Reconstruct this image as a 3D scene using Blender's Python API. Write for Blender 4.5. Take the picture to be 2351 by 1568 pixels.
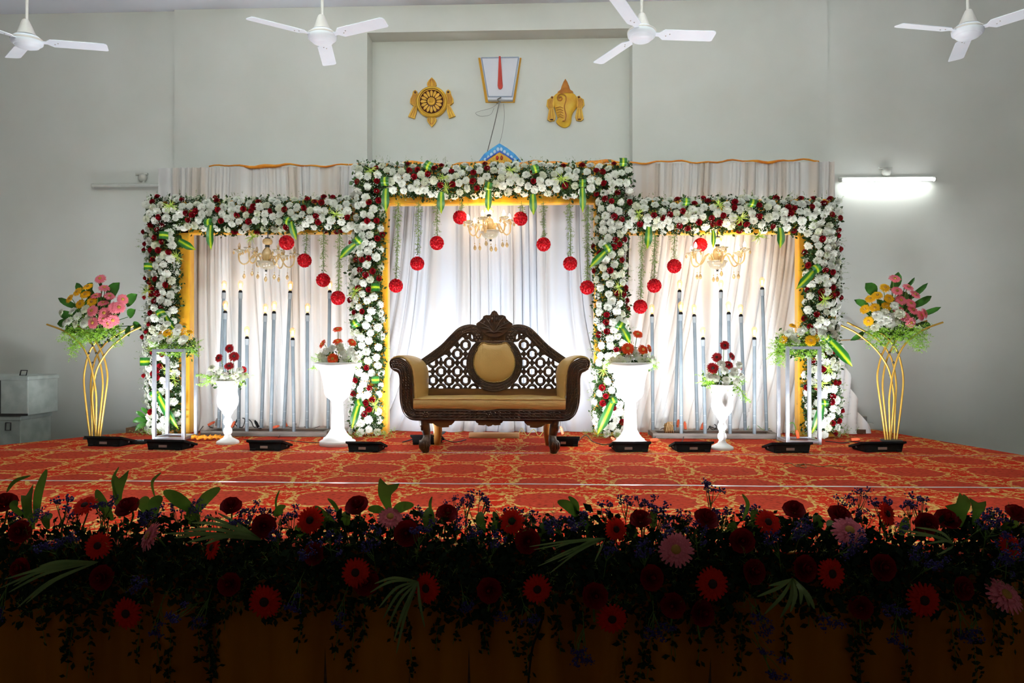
import bpy, math, random
from mathutils import Vector, Matrix, Quaternion, noise as mnoise

for o in list(bpy.data.objects):
    bpy.data.objects.remove(o)
scene = bpy.context.scene
C = scene.collection
PI = math.pi
random.seed(7)

# ------------------------------------------------------------------ camera
FPX = 1567.0                      # focal length in pixels of the 2351 x 1568 frame
CAMH = 1.08                       # camera height above the stage floor
YAW = math.radians(2.1)
cam_d = bpy.data.cameras.new('camera')
cam_d.sensor_width = 36.0
cam_d.lens = 36.0 * FPX / 2351.0
cam_d.clip_end = 60
cam = bpy.data.objects.new('camera', cam_d)
C.objects.link(cam)
cam.location = (0, 0, CAMH)
cam.rotation_euler = (PI / 2, 0, YAW)
scene.camera = cam

# ------------------------------------------------------------------ world / exposure
world = bpy.data.worlds.new('hall_world')
scene.world = world
world.use_nodes = True
_bg = world.node_tree.nodes['Background']
_bg.inputs[0].default_value = (0.80, 0.78, 0.70, 1)
_bg.inputs[1].default_value = 0.055
vs = scene.view_settings
vs.view_transform = 'Standard'
vs.look = 'None'
vs.gamma = 1.0
vs.use_curve_mapping = False
vs.exposure = 0.68

FLOOD_W = 19.0          # watts of each stage floodlight
TUBE_W = 1.6
FILL_TUBE_W = 128.0  # watts of each added tube that brightens sofa front and upper wall

# ------------------------------------------------------------------ helpers
def ray(px, py):
    u = (px - 1175.5) / FPX
    v = (784.0 - py) / FPX
    return Vector((-math.sin(YAW) + u * math.cos(YAW), math.cos(YAW) + u * math.sin(YAW), v))

def at(px, py, Y):
    """point of the place at depth Y (distance from the camera along the hall) seen at a pixel of the photo"""
    r = ray(px, py)
    t = Y / r.y
    return Vector((r.x * t, Y, CAMH + r.z * t))

def on_floor(px, py, z=0.0):
    r = ray(px, py)
    t = (z - CAMH) / r.z
    return Vector((r.x * t, r.y * t, z))

def S(r, g, b):
    def f(c):
        c /= 255.0
        return c / 12.92 if c <= 0.04045 else ((c + 0.055) / 1.055) ** 2.4
    return (f(r), f(g), f(b), 1.0)

MATS = {}
def mat(name, c1, c2=None, scale=8.0, rough=0.6, metal=0.0, spec=0.4, bump=0.0, bscale=None,
        transl=0.0, emit=None, estr=0.0, trans=0.0, stretch=None, sheen=0.0, alpha=1.0, coat=0.0, contrast=(0.35, 0.65), detail=3.0):
    m = bpy.data.materials.new(name)
    m.use_nodes = True
    nt = m.node_tree
    N, Lk = nt.nodes, nt.links
    b = N['Principled BSDF']
    out = N['Material Output']
    b.inputs['Roughness'].default_value = rough
    b.inputs['Metallic'].default_value = metal
    b.inputs['Specular IOR Level'].default_value = spec
    b.inputs['Transmission Weight'].default_value = trans
    b.inputs['Alpha'].default_value = alpha
    b.inputs['Coat Weight'].default_value = coat
    if sheen:
        b.inputs['Sheen Weight'].default_value = sheen
    tc = N.new('ShaderNodeTexCoord')
    mp = N.new('ShaderNodeMapping')
    Lk.new(tc.outputs['Object'], mp.inputs[0])
    if stretch:
        mp.inputs['Scale'].default_value = stretch
    nz = N.new('ShaderNodeTexNoise')
    nz.inputs['Scale'].default_value = scale
    nz.inputs['Detail'].default_value = detail
    Lk.new(mp.outputs[0], nz.inputs['Vector'])
    cr = N.new('ShaderNodeValToRGB')
    cr.color_ramp.elements[0].position = contrast[0]
    cr.color_ramp.elements[1].position = contrast[1]
    cr.color_ramp.elements[0].color = c1
    cr.color_ramp.elements[1].color = c2 or tuple(min(1, x * 1.12) for x in c1[:3]) + (1,)
    Lk.new(nz.outputs[0], cr.inputs[0])
    Lk.new(cr.outputs[0], b.inputs['Base Color'])
    if bump:
        nb = N.new('ShaderNodeTexNoise')
        nb.inputs['Scale'].default_value = bscale or scale * 4
        nb.inputs['Detail'].default_value = 4
        Lk.new(mp.outputs[0], nb.inputs['Vector'])
        bp = N.new('ShaderNodeBump')
        bp.inputs['Strength'].default_value = bump
        bp.inputs['Distance'].default_value = 0.02
        Lk.new(nb.outputs[0], bp.inputs['Height'])
        Lk.new(bp.outputs[0], b.inputs['Normal'])
    if emit:
        b.inputs['Emission Color'].default_value = emit
        b.inputs['Emission Strength'].default_value = estr
    if transl:
        tr = N.new('ShaderNodeBsdfTranslucent')
        Lk.new(cr.outputs[0], tr.inputs[0])
        mx = N.new('ShaderNodeMixShader')
        mx.inputs[0].default_value = transl
        Lk.new(b.outputs[0], mx.inputs[1])
        Lk.new(tr.outputs[0], mx.inputs[2])
        Lk.new(mx.outputs[0], out.inputs[0])
    MATS[name] = m
    return m

class MB:
    """collects shapes and links them as ONE mesh object"""
    def __init__(self):
        self.v = []; self.f = []; self.s = []; self.m = []
    def add(self, vs_, fs, M=None, mi=0, smooth=False):
        b = len(self.v)
        if M is not None:
            vs_ = [M @ Vector(p) for p in vs_]
        self.v.extend([tuple(p) for p in vs_])
        for q in fs:
            self.f.append(tuple(i + b for i in q))
            self.s.append(smooth); self.m.append(mi)
    def box(self, c, d, M=None, mi=0):
        x, y, z = c; a, b, e = d[0] / 2, d[1] / 2, d[2] / 2
        vs_ = [(x + i * a, y + j * b, z + k * e) for i in (-1, 1) for j in (-1, 1) for k in (-1, 1)]
        self.add(vs_, [(0, 1, 3, 2), (4, 6, 7, 5), (0, 4, 5, 1), (2, 3, 7, 6), (0, 2, 6, 4), (1, 5, 7, 3)], M, mi)
    def bar(self, p, q, w, h=None, mi=0, up=(0, 0, 1)):
        """rectangular bar from p to q"""
        p, q = Vector(p), Vector(q)
        h = h or w
        d = (q - p).normalized()
        u = Vector(up)
        if abs(d.dot(u)) > 0.95:
            u = Vector((0, 1, 0))
        a = d.cross(u).normalized() * (w / 2)
        b = d.cross(a).normalized() * (h / 2)
        vs_ = [p - a - b, p + a - b, p + a + b, p - a + b, q - a - b, q + a - b, q + a + b, q - a + b]
        self.add(vs_, [(3, 2, 1, 0), (4, 5, 6, 7), (0, 1, 5, 4), (1, 2, 6, 5), (2, 3, 7, 6), (3, 0, 4, 7)], None, mi)
    def tube(self, pts, r, n=6, mi=0, cap=True, M=None, flat=1.0):
        pts = [Vector(p) for p in pts]
        k = len(pts)
        rs = r if isinstance(r, (list, tuple)) else [r] * k
        vs_ = []; fs = []
        prev = None
        for i in range(k):
            d = (pts[min(i + 1, k - 1)] - pts[max(i - 1, 0)])
            d = d.normalized() if d.length > 1e-9 else Vector((0, 0, 1))
            if prev is None:
                u = Vector((0, 0, 1)) if abs(d.z) < 0.9 else Vector((1, 0, 0))
                a = d.cross(u).normalized()
            else:
                a = (prev - d * prev.dot(d))
                a = a.normalized() if a.length > 1e-6 else d.orthogonal().normalized()
            prev = a
            b = d.cross(a)
            for j in range(n):
                t = 2 * PI * j / n
                vs_.append(pts[i] + a * (rs[i] * math.cos(t)) + b * (rs[i] * flat * math.sin(t)))
        for i in range(k - 1):
            for j in range(n):
                fs.append((i * n + j, i * n + (j + 1) % n, (i + 1) * n + (j + 1) % n, (i + 1) * n + j))
        self.add(vs_, fs, M, mi, True)
        if cap:
            self.add(vs_[:n], [tuple(reversed(range(n)))], M, mi)
            self.add(vs_[-n:], [tuple(range(n))], M, mi)
    def lathe(self, prof, n=16, M=None, mi=0, smooth=True, flute=0.0, fl_n=0, cap=True):
        vs_ = []; fs = []
        for (r, z) in prof:
            for j in range(n):
                t = 2 * PI * j / n
                rr = r * (1 + flute * math.cos(fl_n * t)) if flute else r
                vs_.append((rr * math.cos(t), rr * math.sin(t), z))
        for i in range(len(prof) - 1):
            for j in range(n):
                fs.append((i * n + j, i * n + (j + 1) % n, (i + 1) * n + (j + 1) % n, (i + 1) * n + j))
        self.add(vs_, fs, M, mi, smooth)
        if cap and prof[0][0] > 1e-4:
            self.add(vs_[:n], [tuple(reversed(range(n)))], M, mi)
        if cap and prof[-1][0] > 1e-4:
            self.add(vs_[-n:], [tuple(range(n))], M, mi)
    def prism(self, pts, y0, y1, M=None, mi=0, side_smooth=False):
        """outline in (x, z), extruded from y0 (front) to y1"""
        n = len(pts)
        ar = sum(pts[i][0] * pts[(i + 1) % n][1] - pts[(i + 1) % n][0] * pts[i][1] for i in range(n))
        if ar < 0:
            pts = pts[::-1]
        A = [(p[0], y0, p[1]) for p in pts]
        B = [(p[0], y1, p[1]) for p in pts]
        self.add(A, [tuple(range(n))], M, mi)
        self.add(B, [tuple(reversed(range(n)))], M, mi)
        self.add(A + B, [(i, i + n, (i + 1) % n + n, (i + 1) % n) for i in range(n)], M, mi, side_smooth)
    def ball(self, c, r, n=8, k=5, sc=(1, 1, 1), mi=0, M=None):
        prof = [(r * math.sin(PI * i / k), -r * math.cos(PI * i / k)) for i in range(k + 1)]
        vs_ = []; fs = []
        for (a, z) in prof:
            for j in range(n):
                t = 2 * PI * j / n
                vs_.append((c[0] + sc[0] * a * math.cos(t), c[1] + sc[1] * a * math.sin(t), c[2] + sc[2] * z))
        for i in range(k):
            for j in range(n):
                fs.append((i * n + j, i * n + (j + 1) % n, (i + 1) * n + (j + 1) % n, (i + 1) * n + j))
        self.add(vs_, fs, M, mi, True)
    def octa(self, c, r, mi=0):
        x, y, z = c
        self.add([(x + r, y, z), (x - r, y, z), (x, y + r, z), (x, y - r, z), (x, y, z + r), (x, y, z - r)],
                 [(0, 2, 4), (2, 1, 4), (1, 3, 4), (3, 0, 4), (2, 0, 5), (1, 2, 5), (3, 1, 5), (0, 3, 5)], None, mi, True)
    def mesh(self, name, mats):
        me = bpy.data.meshes.new(name)
        me.from_pydata(self.v, [], self.f)
        for mm in (mats if isinstance(mats, (list, tuple)) else [mats]):
            me.materials.append(mm)
        me.polygons.foreach_set('use_smooth', self.s)
        me.polygons.foreach_set('material_index', self.m)
        me.update()
        return me
    def build(self, name, mats, parent=None, loc=None, rot=None, kind=None):
        return put(name, self.mesh(name, mats), parent, loc, rot, kind)

def put(name, me, parent=None, loc=None, rot=None, kind=None, scale=None):
    o = bpy.data.objects.new(name, me)
    C.objects.link(o)
    if parent is not None:
        o.parent = parent
    if loc is not None:
        o.location = loc
    if rot is not None:
        if isinstance(rot, Quaternion):
            o.rotation_mode = 'QUATERNION'; o.rotation_quaternion = rot
        else:
            o.rotation_euler = rot
    if scale is not None:
        o.scale = (scale,) * 3 if isinstance(scale, (int, float)) else scale
    if kind:
        o['kind'] = kind
    return o

def tag(o, label, cat, group=None, kind=None):
    o['label'] = label; o['category'] = cat
    if group: o['group'] = group
    if kind: o['kind'] = kind
    return o

def thing(name, label, cat, loc=(0, 0, 0), rz=0.0, group=None):
    o = bpy.data.objects.new(name, None)
    C.objects.link(o)
    o.empty_display_size = 0.1
    o.location = loc
    o.rotation_euler = (0, 0, rz)
    return tag(o, label, cat, group)

def bevel(o, w, seg=2):
    md = o.modifiers.new('bevel', 'BEVEL')
    md.width = w; md.segments = seg; md.limit_method = 'ANGLE'
    return o

def face_quat(n, roll=0.0):
    return Vector(n).normalized().to_track_quat('Z', 'Y') @ Quaternion((0, 0, 1), roll)

def spline(pts, sub=6):
    """Catmull-Rom through points of any dimension"""
    P = [Vector(p) for p in pts]
    out = []
    for i in range(len(P) - 1):
        p0, p1, p2, p3 = P[max(i - 1, 0)], P[i], P[i + 1], P[min(i + 2, len(P) - 1)]
        for k in range(sub):
            t = k / sub
            out.append(0.5 * ((2 * p1) + (p2 - p0) * t + (2 * p0 - 5 * p1 + 4 * p2 - p3) * t * t + (3 * p1 - p0 - 3 * p2 + p3) * t ** 3))
    out.append(P[-1])
    return out

# ------------------------------------------------------------------ materials
M_wall = mat('wall_paint', S(220, 222, 214), S(226, 228, 221), scale=1.3, rough=0.75, bump=0.04, bscale=60)
M_ceil = mat('ceiling_paint', S(216, 220, 230), S(222, 226, 236), scale=1.0, rough=0.8)
M_hallfloor = mat('hall_floor', S(120, 112, 100), S(140, 132, 120), scale=3, rough=0.5)
M_white = mat('white_enamel', S(224, 232, 242), S(230, 237, 246), scale=4, rough=0.35)
M_greyrod = mat('rod_paint', S(196, 192, 188), S(206, 203, 200), scale=4, rough=0.4)
M_black = mat('black_plastic', S(16, 16, 17), S(24, 24, 25), scale=20, rough=0.8, spec=0.12)
M_sticker = mat('sticker', S(150, 128, 122), S(165, 142, 136), scale=20, rough=0.6)
M_floodglass = mat('flood_lens', S(240, 244, 255), emit=(0.85, 0.92, 1.0, 1), estr=6.0, rough=0.3)
M_tube = mat('tube_lamp', S(255, 255, 255), emit=(0.93, 0.96, 1.0, 1), estr=5.0)
M_tubeoff = mat('tube_off', S(205, 207, 200), rough=0.3)
M_batten = mat('batten', S(196, 198, 188), S(206, 208, 198), rough=0.5)
M_curtain = mat('white_drape', S(206, 211, 221), S(200, 198, 198), scale=1.0, stretch=(5.0, 1.0, 0.12), rough=0.85, transl=0.22, detail=2, contrast=(0.42, 0.66), spec=0.1)
M_sheer = mat('sheer_drape', S(236, 236, 236), S(222, 213, 204), scale=1.0, stretch=(6.0, 1.0, 0.10), rough=0.85, transl=0.10, detail=2, contrast=(0.42, 0.6), spec=0.1)
M_yellow = mat('yellow_satin', S(236, 178, 20), S(222, 150, 18), scale=9, stretch=(1, 1, 0.4), rough=0.5, bump=0.25, bscale=14, sheen=0.3)
M_orange = mat('orange_cloth', S(226, 150, 30), S(206, 118, 24), scale=9, rough=0.6, bump=0.3, bscale=20)
M_skirt = mat('skirt_cloth', S(186, 112, 24), S(156, 88, 22), scale=1.6, rough=0.8, stretch=(3, 1, 0.3), spec=0.1)
M_wood = mat('carved_wood', S(70, 42, 19), S(44, 25, 11), scale=14, stretch=(1, 1, 3), rough=0.38, bump=0.1, bscale=50)
M_plainwood = mat('plain_wood', S(98, 62, 26), S(74, 45, 18), scale=6, stretch=(0.4, 1, 5), rough=0.42)  # lighter brown than the carved wood
M_rawwood = mat('raw_wood', S(190, 138, 56), S(168, 116, 44), scale=8, stretch=(1, 1, 0.3), rough=0.6)
M_leather = mat('tan_leather', S(216, 178, 108), S(206, 166, 96), scale=3, rough=0.4, bump=0.12, bscale=160, coat=0.05)
M_pvc = mat('grey_pipe', S(118, 128, 134), S(104, 114, 121), scale=6, rough=0.45)
M_pvcd = mat('grey_coupler', S(142, 148, 152), rough=0.45)
M_plank = mat('weathered_plank', S(140, 130, 122), S(108, 100, 94), scale=6, stretch=(0.6, 4, 4), rough=0.75)
M_brown = mat('brown_plank', S(92, 60, 34), S(70, 44, 24), scale=6, stretch=(0.6, 4, 4), rough=0.7)
M_pine = mat('pine_board', S(196, 156, 108), S(178, 138, 92), scale=6, stretch=(0.6, 4, 4), rough=0.7)
M_steel = mat('silver_tube', S(196, 200, 206), S(180, 184, 192), scale=10, rough=0.32, metal=0.75)
M_trunk = mat('galvanised_steel', S(178, 188, 182), S(156, 166, 160), scale=7, rough=0.4, metal=0.0)
M_iron = mat('dark_iron', S(46, 46, 46), S(58, 58, 58), scale=10, rough=0.5, metal=0.4)
M_gold = mat('gold_rod', S(206, 164, 74), S(190, 146, 60), scale=8, rough=0.35, metal=0.45)
M_goldpaint = mat('gold_paint', S(222, 178, 58), S(206, 152, 40), scale=9, rough=0.42)
M_goldark = mat('dark_gold_paint', S(186, 120, 36), S(160, 92, 26), scale=12, rough=0.45)
M_maroon = mat('maroon_paint', S(70, 30, 12), S(86, 38, 16), scale=12, rough=0.5)
M_ceramic = mat('white_ceramic', S(244, 244, 242), S(238, 238, 234), scale=5, rough=0.35)
M_boardwhite = mat('board_white', S(222, 224, 234), S(228, 230, 238), scale=3, rough=0.6)
M_boardblue = mat('board_bluegrey', S(140, 152, 172), S(150, 162, 180), scale=3, rough=0.6)
M_boardgold = mat('board_gold', S(214, 160, 40), S(204, 150, 36), scale=4, rough=0.6)
M_redpaint = mat('red_paint', S(176, 44, 26), S(160, 36, 22), scale=6, rough=0.5)
M_bluepaint = mat('blue_paint', S(40, 130, 205), S(70, 165, 220), scale=20, rough=0.5)
M_bluedark = mat('deep_blue_paint', S(20, 60, 160), S(30, 80, 180), scale=20, rough=0.5)
M_paleblue = mat('pale_blue_paint', S(190, 215, 240), S(200, 225, 245), scale=20, rough=0.5)
M_ropegrey = mat('grey_rope', S(92, 90, 84), S(120, 116, 108), scale=60, rough=0.8)
M_wire = mat('thin_wire', S(120, 118, 112), rough=0.6)
M_string = mat('tan_string', S(150, 112, 64), S(120, 86, 46), scale=60, rough=0.8)
M_cable = mat('black_cable', S(24, 22, 22), S(34, 30, 30), rough=0.5)
M_cablegreen = mat('green_wire', S(90, 150, 60), rough=0.5)
M_cableyel = mat('yellow_wire', S(186, 176, 80), rough=0.5)
M_plugor = mat('orange_plug', S(216, 92, 40), S(200, 78, 34), rough=0.5)
M_brass = mat('brass', S(176, 136, 60), S(150, 112, 44), scale=20, rough=0.3, metal=0.7)
M_amber = mat('amber_glass', S(240, 214, 160), S(230, 194, 130), scale=14, rough=0.08, trans=0.6, spec=0.9, coat=0.5)
M_crystal = mat('clear_crystal', S(244, 238, 220), S(236, 228, 200), scale=20, rough=0.06, trans=0.8, spec=1.0, coat=0.6)
M_candle = mat('candle_lit', S(255, 244, 220), emit=(1.0, 0.80, 0.50, 1), estr=26.0)
M_candleoff = mat('candle_bulb_off', S(232, 208, 178), S(226, 200, 168), rough=0.15, trans=0.4)
M_bulbglass = mat('amber_bulb', S(255, 206, 120), S(250, 196, 104), rough=0.05, spec=0.6, alpha=0.30)
M_filament = mat('filament', S(255, 220, 150), emit=(1.0, 0.70, 0.32, 1), estr=9.0)
M_thread = mat('thread', S(110, 110, 96), rough=0.8)
# plants
M_mum = mat('white_petals', S(244, 244, 236), S(232, 236, 220), scale=30, rough=0.7, transl=0.15, spec=0.15)
M_mumc = mat('cream_petals', S(232, 232, 212), S(220, 224, 196), scale=30, rough=0.7, transl=0.15, spec=0.15)
M_rose = mat('dark_rose', S(160, 12, 28), S(124, 6, 20), scale=24, rough=0.55, transl=0.12, spec=0.25)
M_redball = mat('red_petals', S(216, 20, 36), S(184, 10, 26), scale=30, rough=0.5, transl=0.1, spec=0.3)
M_gyp = mat('baby_breath', S(240, 242, 232), S(228, 232, 220), scale=30, rough=0.8, transl=0.15, spec=0.1)
M_fol = mat('dark_foliage', S(34, 58, 24), S(58, 88, 34), scale=18, rough=0.55, transl=0.2)
M_fern = mat('asparagus_fern', S(112, 140, 62), S(140, 166, 80), scale=12, rough=0.6, transl=0.3)
M_brightfern = mat('bright_fern', S(140, 186, 56), S(164, 206, 78), scale=12, rough=0.6, transl=0.35)  # lighter, yellower green than the hanging fern
M_leaf = mat('broad_leaf', S(44, 92, 32), S(62, 116, 40), scale=10, rough=0.35, transl=0.2)
M_spider = mat('variegated_leaf', S(150, 186, 50), S(206, 216, 120), scale=30, rough=0.45, transl=0.25)
M_stem = mat('flower_stem', S(92, 128, 52), S(110, 146, 62), scale=20, rough=0.5, transl=0.1)
M_pink = mat('pink_gerbera', S(236, 110, 130), S(246, 150, 160), scale=24, rough=0.6, transl=0.2, spec=0.2)
M_yel = mat('yellow_gerbera', S(246, 176, 20), S(238, 196, 30), scale=24, rough=0.6, transl=0.2, spec=0.2)
M_org = mat('orange_gerbera', S(226, 82, 24), S(216, 62, 18), scale=24, rough=0.6, transl=0.2, spec=0.2)
M_crim = mat('crimson_gerbera', S(170, 18, 26), S(146, 10, 20), scale=24, rough=0.6, transl=0.15, spec=0.2)
M_scar = mat('scarlet_gerbera', S(236, 44, 18), S(222, 30, 14), scale=24, rough=0.6, transl=0.42, spec=0.2)
M_bfol = mat('border_foliage', S(22, 38, 24), S(40, 60, 34), scale=18, rough=0.6, transl=0.15, spec=0.15)
M_disc = mat('flower_disc', S(60, 26, 14), S(44, 18, 12), scale=60, rough=0.8)
M_discy = mat('pale_flower_disc', S(196, 150, 60), S(170, 120, 50), scale=60, rough=0.8)
M_purple = mat('purple_statice', S(84, 72, 148), S(62, 52, 120), scale=30, rough=0.7, transl=0.2)
M_palm = mat('palm_frond', S(120, 146, 84), S(140, 164, 96), scale=8, rough=0.5, transl=0.25)
M_bleaf = mat('border_leaf', S(74, 112, 36), S(96, 132, 46), scale=8, rough=0.45, transl=0.4)

def stripe_leaf_material():
    m = bpy.data.materials.new('striped_leaf')
    m.use_nodes = True
    N, Lk = m.node_tree.nodes, m.node_tree.links
    b = N['Principled BSDF']; b.inputs['Roughness'].default_value = 0.35
    tc = N.new('ShaderNodeTexCoord'); sp = N.new('ShaderNodeSeparateXYZ')
    Lk.new(tc.outputs['Object'], sp.inputs[0])
    nz = N.new('ShaderNodeTexNoise'); nz.inputs['Scale'].default_value = 25
    mp = N.new('ShaderNodeMapping'); mp.inputs['Scale'].default_value = (6, 6, 0.4)
    Lk.new(tc.outputs['Object'], mp.inputs[0]); Lk.new(mp.outputs[0], nz.inputs['Vector'])
    ab = N.new('ShaderNodeMath'); ab.operation = 'ABSOLUTE'; Lk.new(sp.outputs[0], ab.inputs[0])
    ad = N.new('ShaderNodeMath'); ad.operation = 'MULTIPLY_ADD'
    Lk.new(nz.outputs[0], ad.inputs[0]); ad.inputs[1].default_value = 0.012; Lk.new(ab.outputs[0], ad.inputs[2])
    cr = N.new('ShaderNodeValToRGB')
    e = cr.color_ramp.elements
    e[0].position = 0.0; e[0].color = S(196, 214, 44)
    e[1].position = 1.0; e[1].color = S(26, 84, 34)
    for p, c in ((0.012, S(186, 208, 40)), (0.018, S(86, 148, 36)), (0.026, S(34, 98, 36))):
        x = e.new(p); x.color = c
    Lk.new(ad.outputs[0], cr.inputs[0])
    Lk.new(cr.outputs[0], b.inputs['Base Color'])
    tr = N.new('ShaderNodeBsdfTranslucent'); Lk.new(cr.outputs[0], tr.inputs[0])
    mx = N.new('ShaderNodeMixShader'); mx.inputs[0].default_value = 0.2
    Lk.new(b.outputs[0], mx.inputs[1]); Lk.new(tr.outputs[0], mx.inputs[2])
    Lk.new(mx.outputs[0], N['Material Output'].inputs[0])
    return m
M_stripe = stripe_leaf_material()

def carpet_material():
    m = bpy.data.materials.new('patterned_carpet')
    m.use_nodes = True
    N, Lk = m.node_tree.nodes, m.node_tree.links
    b = N['Principled BSDF']; b.inputs['Roughness'].default_value = 0.95
    b.inputs['Specular IOR Level'].default_value = 0.06
    tc = N.new('ShaderNodeTexCoord')
    def node(t, **k):
        n = N.new(t)
        for a, v in k.items():
            setattr(n, a, v)
        return n
    def math_(op, a, b_=None, c=None):
        n = node('ShaderNodeMath', operation=op)
        for i, x in enumerate((a, b_, c)):
            if x is None: continue
            if isinstance(x, (int, float)): n.inputs[i].default_value = x
            else: Lk.new(x, n.inputs[i])
        return n.outputs[0]
    # wobble
    nz = node('ShaderNodeTexNoise'); nz.inputs['Scale'].default_value = 9; nz.inputs['Detail'].default_value = 3
    Lk.new(tc.outputs['Object'], nz.inputs['Vector'])
    sp = node('ShaderNodeSeparateXYZ'); Lk.new(tc.outputs['Object'], sp.inputs[0])
    sn = node('ShaderNodeSeparateColor'); Lk.new(nz.outputs['Color'], sn.inputs[0])
    x = math_('MULTIPLY_ADD', sn.outputs[0], 0.10, sp.outputs[0])
    y = math_('MULTIPLY_ADD', sn.outputs[1], 0.10, sp.outputs[1])
    def cell(v, size, off):
        q = math_('DIVIDE', v, size)
        q = math_('ADD', q, off)
        q = math_('FRACT', q)
        return math_('SUBTRACT', q, 0.5)
    u = cell(x, 0.75, 50.32); v = cell(y, 0.56, 50.10)
    def ell(u_, v_, a, c):
        p = math_('POWER', math_('ABSOLUTE', math_('DIVIDE', u_, a)), 2.4)
        q = math_('POWER', math_('ABSOLUTE', math_('DIVIDE', v_, c)), 2.4)
        return math_('ADD', p, q)
    d1 = ell(u, v, 0.35, 0.41)
    u2 = cell(x, 0.75, 50.82)
    d2 = ell(u2, v, 0.125, 0.36)
    v2 = cell(y, 0.56, 50.60)
    d3 = ell(u2, v2, 0.22, 0.13)
    def band(d, c, w):
        return math_('LESS_THAN', math_('ABSOLUTE', math_('SUBTRACT', d, c)), w)
    g = math_('MAXIMUM', band(d1, 1.05, 0.19), band(d2, 1.0, 0.28))
    g = math_('MAXIMUM', g, band(d3, 0.9, 0.24))
    # fine scroll tracery
    vo = node('ShaderNodeTexVoronoi', feature='DISTANCE_TO_EDGE'); vo.inputs['Scale'].default_value = 13
    mp = node('ShaderNodeMapping'); mp.inputs['Scale'].default_value = (1.0, 1.0, 1.0)
    Lk.new(tc.outputs['Object'], mp.inputs[0])
    ad = node('ShaderNodeVectorMath', operation='MULTIPLY_ADD')
    Lk.new(nz.outputs['Color'], ad.inputs[0]); ad.inputs[1].default_value = (0.12, 0.12, 0); Lk.new(mp.outputs[0], ad.inputs[2])
    Lk.new(ad.outputs[0], vo.inputs['Vector'])
    scroll = math_('LESS_THAN', vo.outputs[0], 0.030)
    outside = math_('GREATER_THAN', d1, 1.15)
    g = math_('MAXIMUM', g, math_('MULTIPLY', scroll, outside))
    # breaks in the gold
    nb = node('ShaderNodeTexNoise'); nb.inputs['Scale'].default_value = 34; nb.inputs['Detail'].default_value = 2
    Lk.new(tc.outputs['Object'], nb.inputs['Vector'])
    g = math_('MULTIPLY', g, math_('GREATER_THAN', nb.outputs[0], 0.46))
    # reds
    nf = node('ShaderNodeTexNoise'); nf.inputs['Scale'].default_value = 55; nf.inputs['Detail'].default_value = 5
    mf = node('ShaderNodeMapping'); mf.inputs['Scale'].default_value = (0.5, 1.0, 1.0)
    Lk.new(tc.outputs['Object'], mf.inputs[0]); Lk.new(mf.outputs[0], nf.inputs['Vector'])
    r1 = node('ShaderNodeValToRGB')
    r1.color_ramp.elements[0].position = 0.33; r1.color_ramp.elements[0].color = S(112, 30, 18)
    r1.color_ramp.elements[1].position = 0.50; r1.color_ramp.elements[1].color = S(170, 56, 36)
    Lk.new(nf.outputs[0], r1.inputs[0])
    inside = math_('LESS_THAN', d1, 0.85)
    mx = node('ShaderNodeMix', data_type='RGBA')
    Lk.new(inside, mx.inputs[0]); mx.inputs[6].default_value = S(176, 36, 15); Lk.new(r1.outputs[0], mx.inputs[7])
    gc = node('ShaderNodeValToRGB')
    gc.color_ramp.elements[0].position = 0.4; gc.color_ramp.elements[0].color = S(166, 126, 60)
    gc.color_ramp.elements[1].position = 0.6; gc.color_ramp.elements[1].color = S(200, 164, 94)
    Lk.new(nb.outputs[0], gc.inputs[0])
    m2 = node('ShaderNodeMix', data_type='RGBA')
    Lk.new(g, m2.inputs[0]); Lk.new(mx.outputs[2], m2.inputs[6]); Lk.new(gc.outputs[0], m2.inputs[7])
    Lk.new(m2.outputs[2], b.inputs['Base Color'])
    bp = node('ShaderNodeBump'); bp.inputs['Strength'].default_value = 0.3; bp.inputs['Distance'].default_value = 0.004
    Lk.new(nf.outputs[0], bp.inputs['Height']); Lk.new(bp.outputs[0], b.inputs['Normal'])
    return m
M_carpet = carpet_material()
M_tape = mat('clear_tape', S(214, 196, 184), S(226, 214, 206), scale=5, rough=0.18, spec=0.8)
# ------------------------------------------------------------------ the setting
YW = 8.60                    # stage back wall
YN = 8.87                    # back of the niche
ZC = 5.34                    # ceiling
ZF = -0.95                   # hall floor
XL, XR = -9.0, 8.6

def struct(o, label=None):
    o['kind'] = 'structure'
    if label:
        o['label'] = label
    return o

nl, nr = at(843, 300, YW).x, at(1452, 300, YW).x
nz_top = at(1150, 70, YW).z
sl, sr = at(400, 300, YW).x, at(1900, 300, YW).x
b = MB()
T = 0.5
def wall_box(x0, x1, y0, z0, z1):
    b.box(((x0 + x1) / 2, (y0 + YN + T) / 2, (z0 + z1) / 2), (x1 - x0, YN + T - y0, z1 - z0))
wall_box(XL, sl, YW + 0.04, ZF, ZC)
wall_box(sl, nl, YW, ZF, ZC)
wall_box(nr, sr, YW, ZF, ZC)
wall_box(sr, XR, YW + 0.04, ZF, ZC)
wall_box(nl, nr, YW, nz_top, ZC)
wall_box(nl, nr, YN, ZF, nz_top)
struct(b.build('wall_back', M_wall), 'cream painted back wall with a shallow recess above the stage')
b = MB(); b.box((XL - 0.1, 2.3, (ZF + ZC) / 2), (0.2, 14.0, ZC - ZF)); struct(b.build('wall_left', M_wall))
b = MB(); b.box((XR + 0.1, 2.3, (ZF + ZC) / 2), (0.2, 14.0, ZC - ZF)); struct(b.build('wall_right', M_wall))
b = MB(); b.box(((XL + XR) / 2, 2.3, ZC + 0.1), (XR - XL, 14.0, 0.2)); struct(b.build('ceiling', M_ceil))
b = MB(); b.box(((XL + XR) / 2, 2.3, ZF - 0.1), (XR - XL, 14.0, 0.2)); struct(b.build('floor', M_hallfloor))
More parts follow.
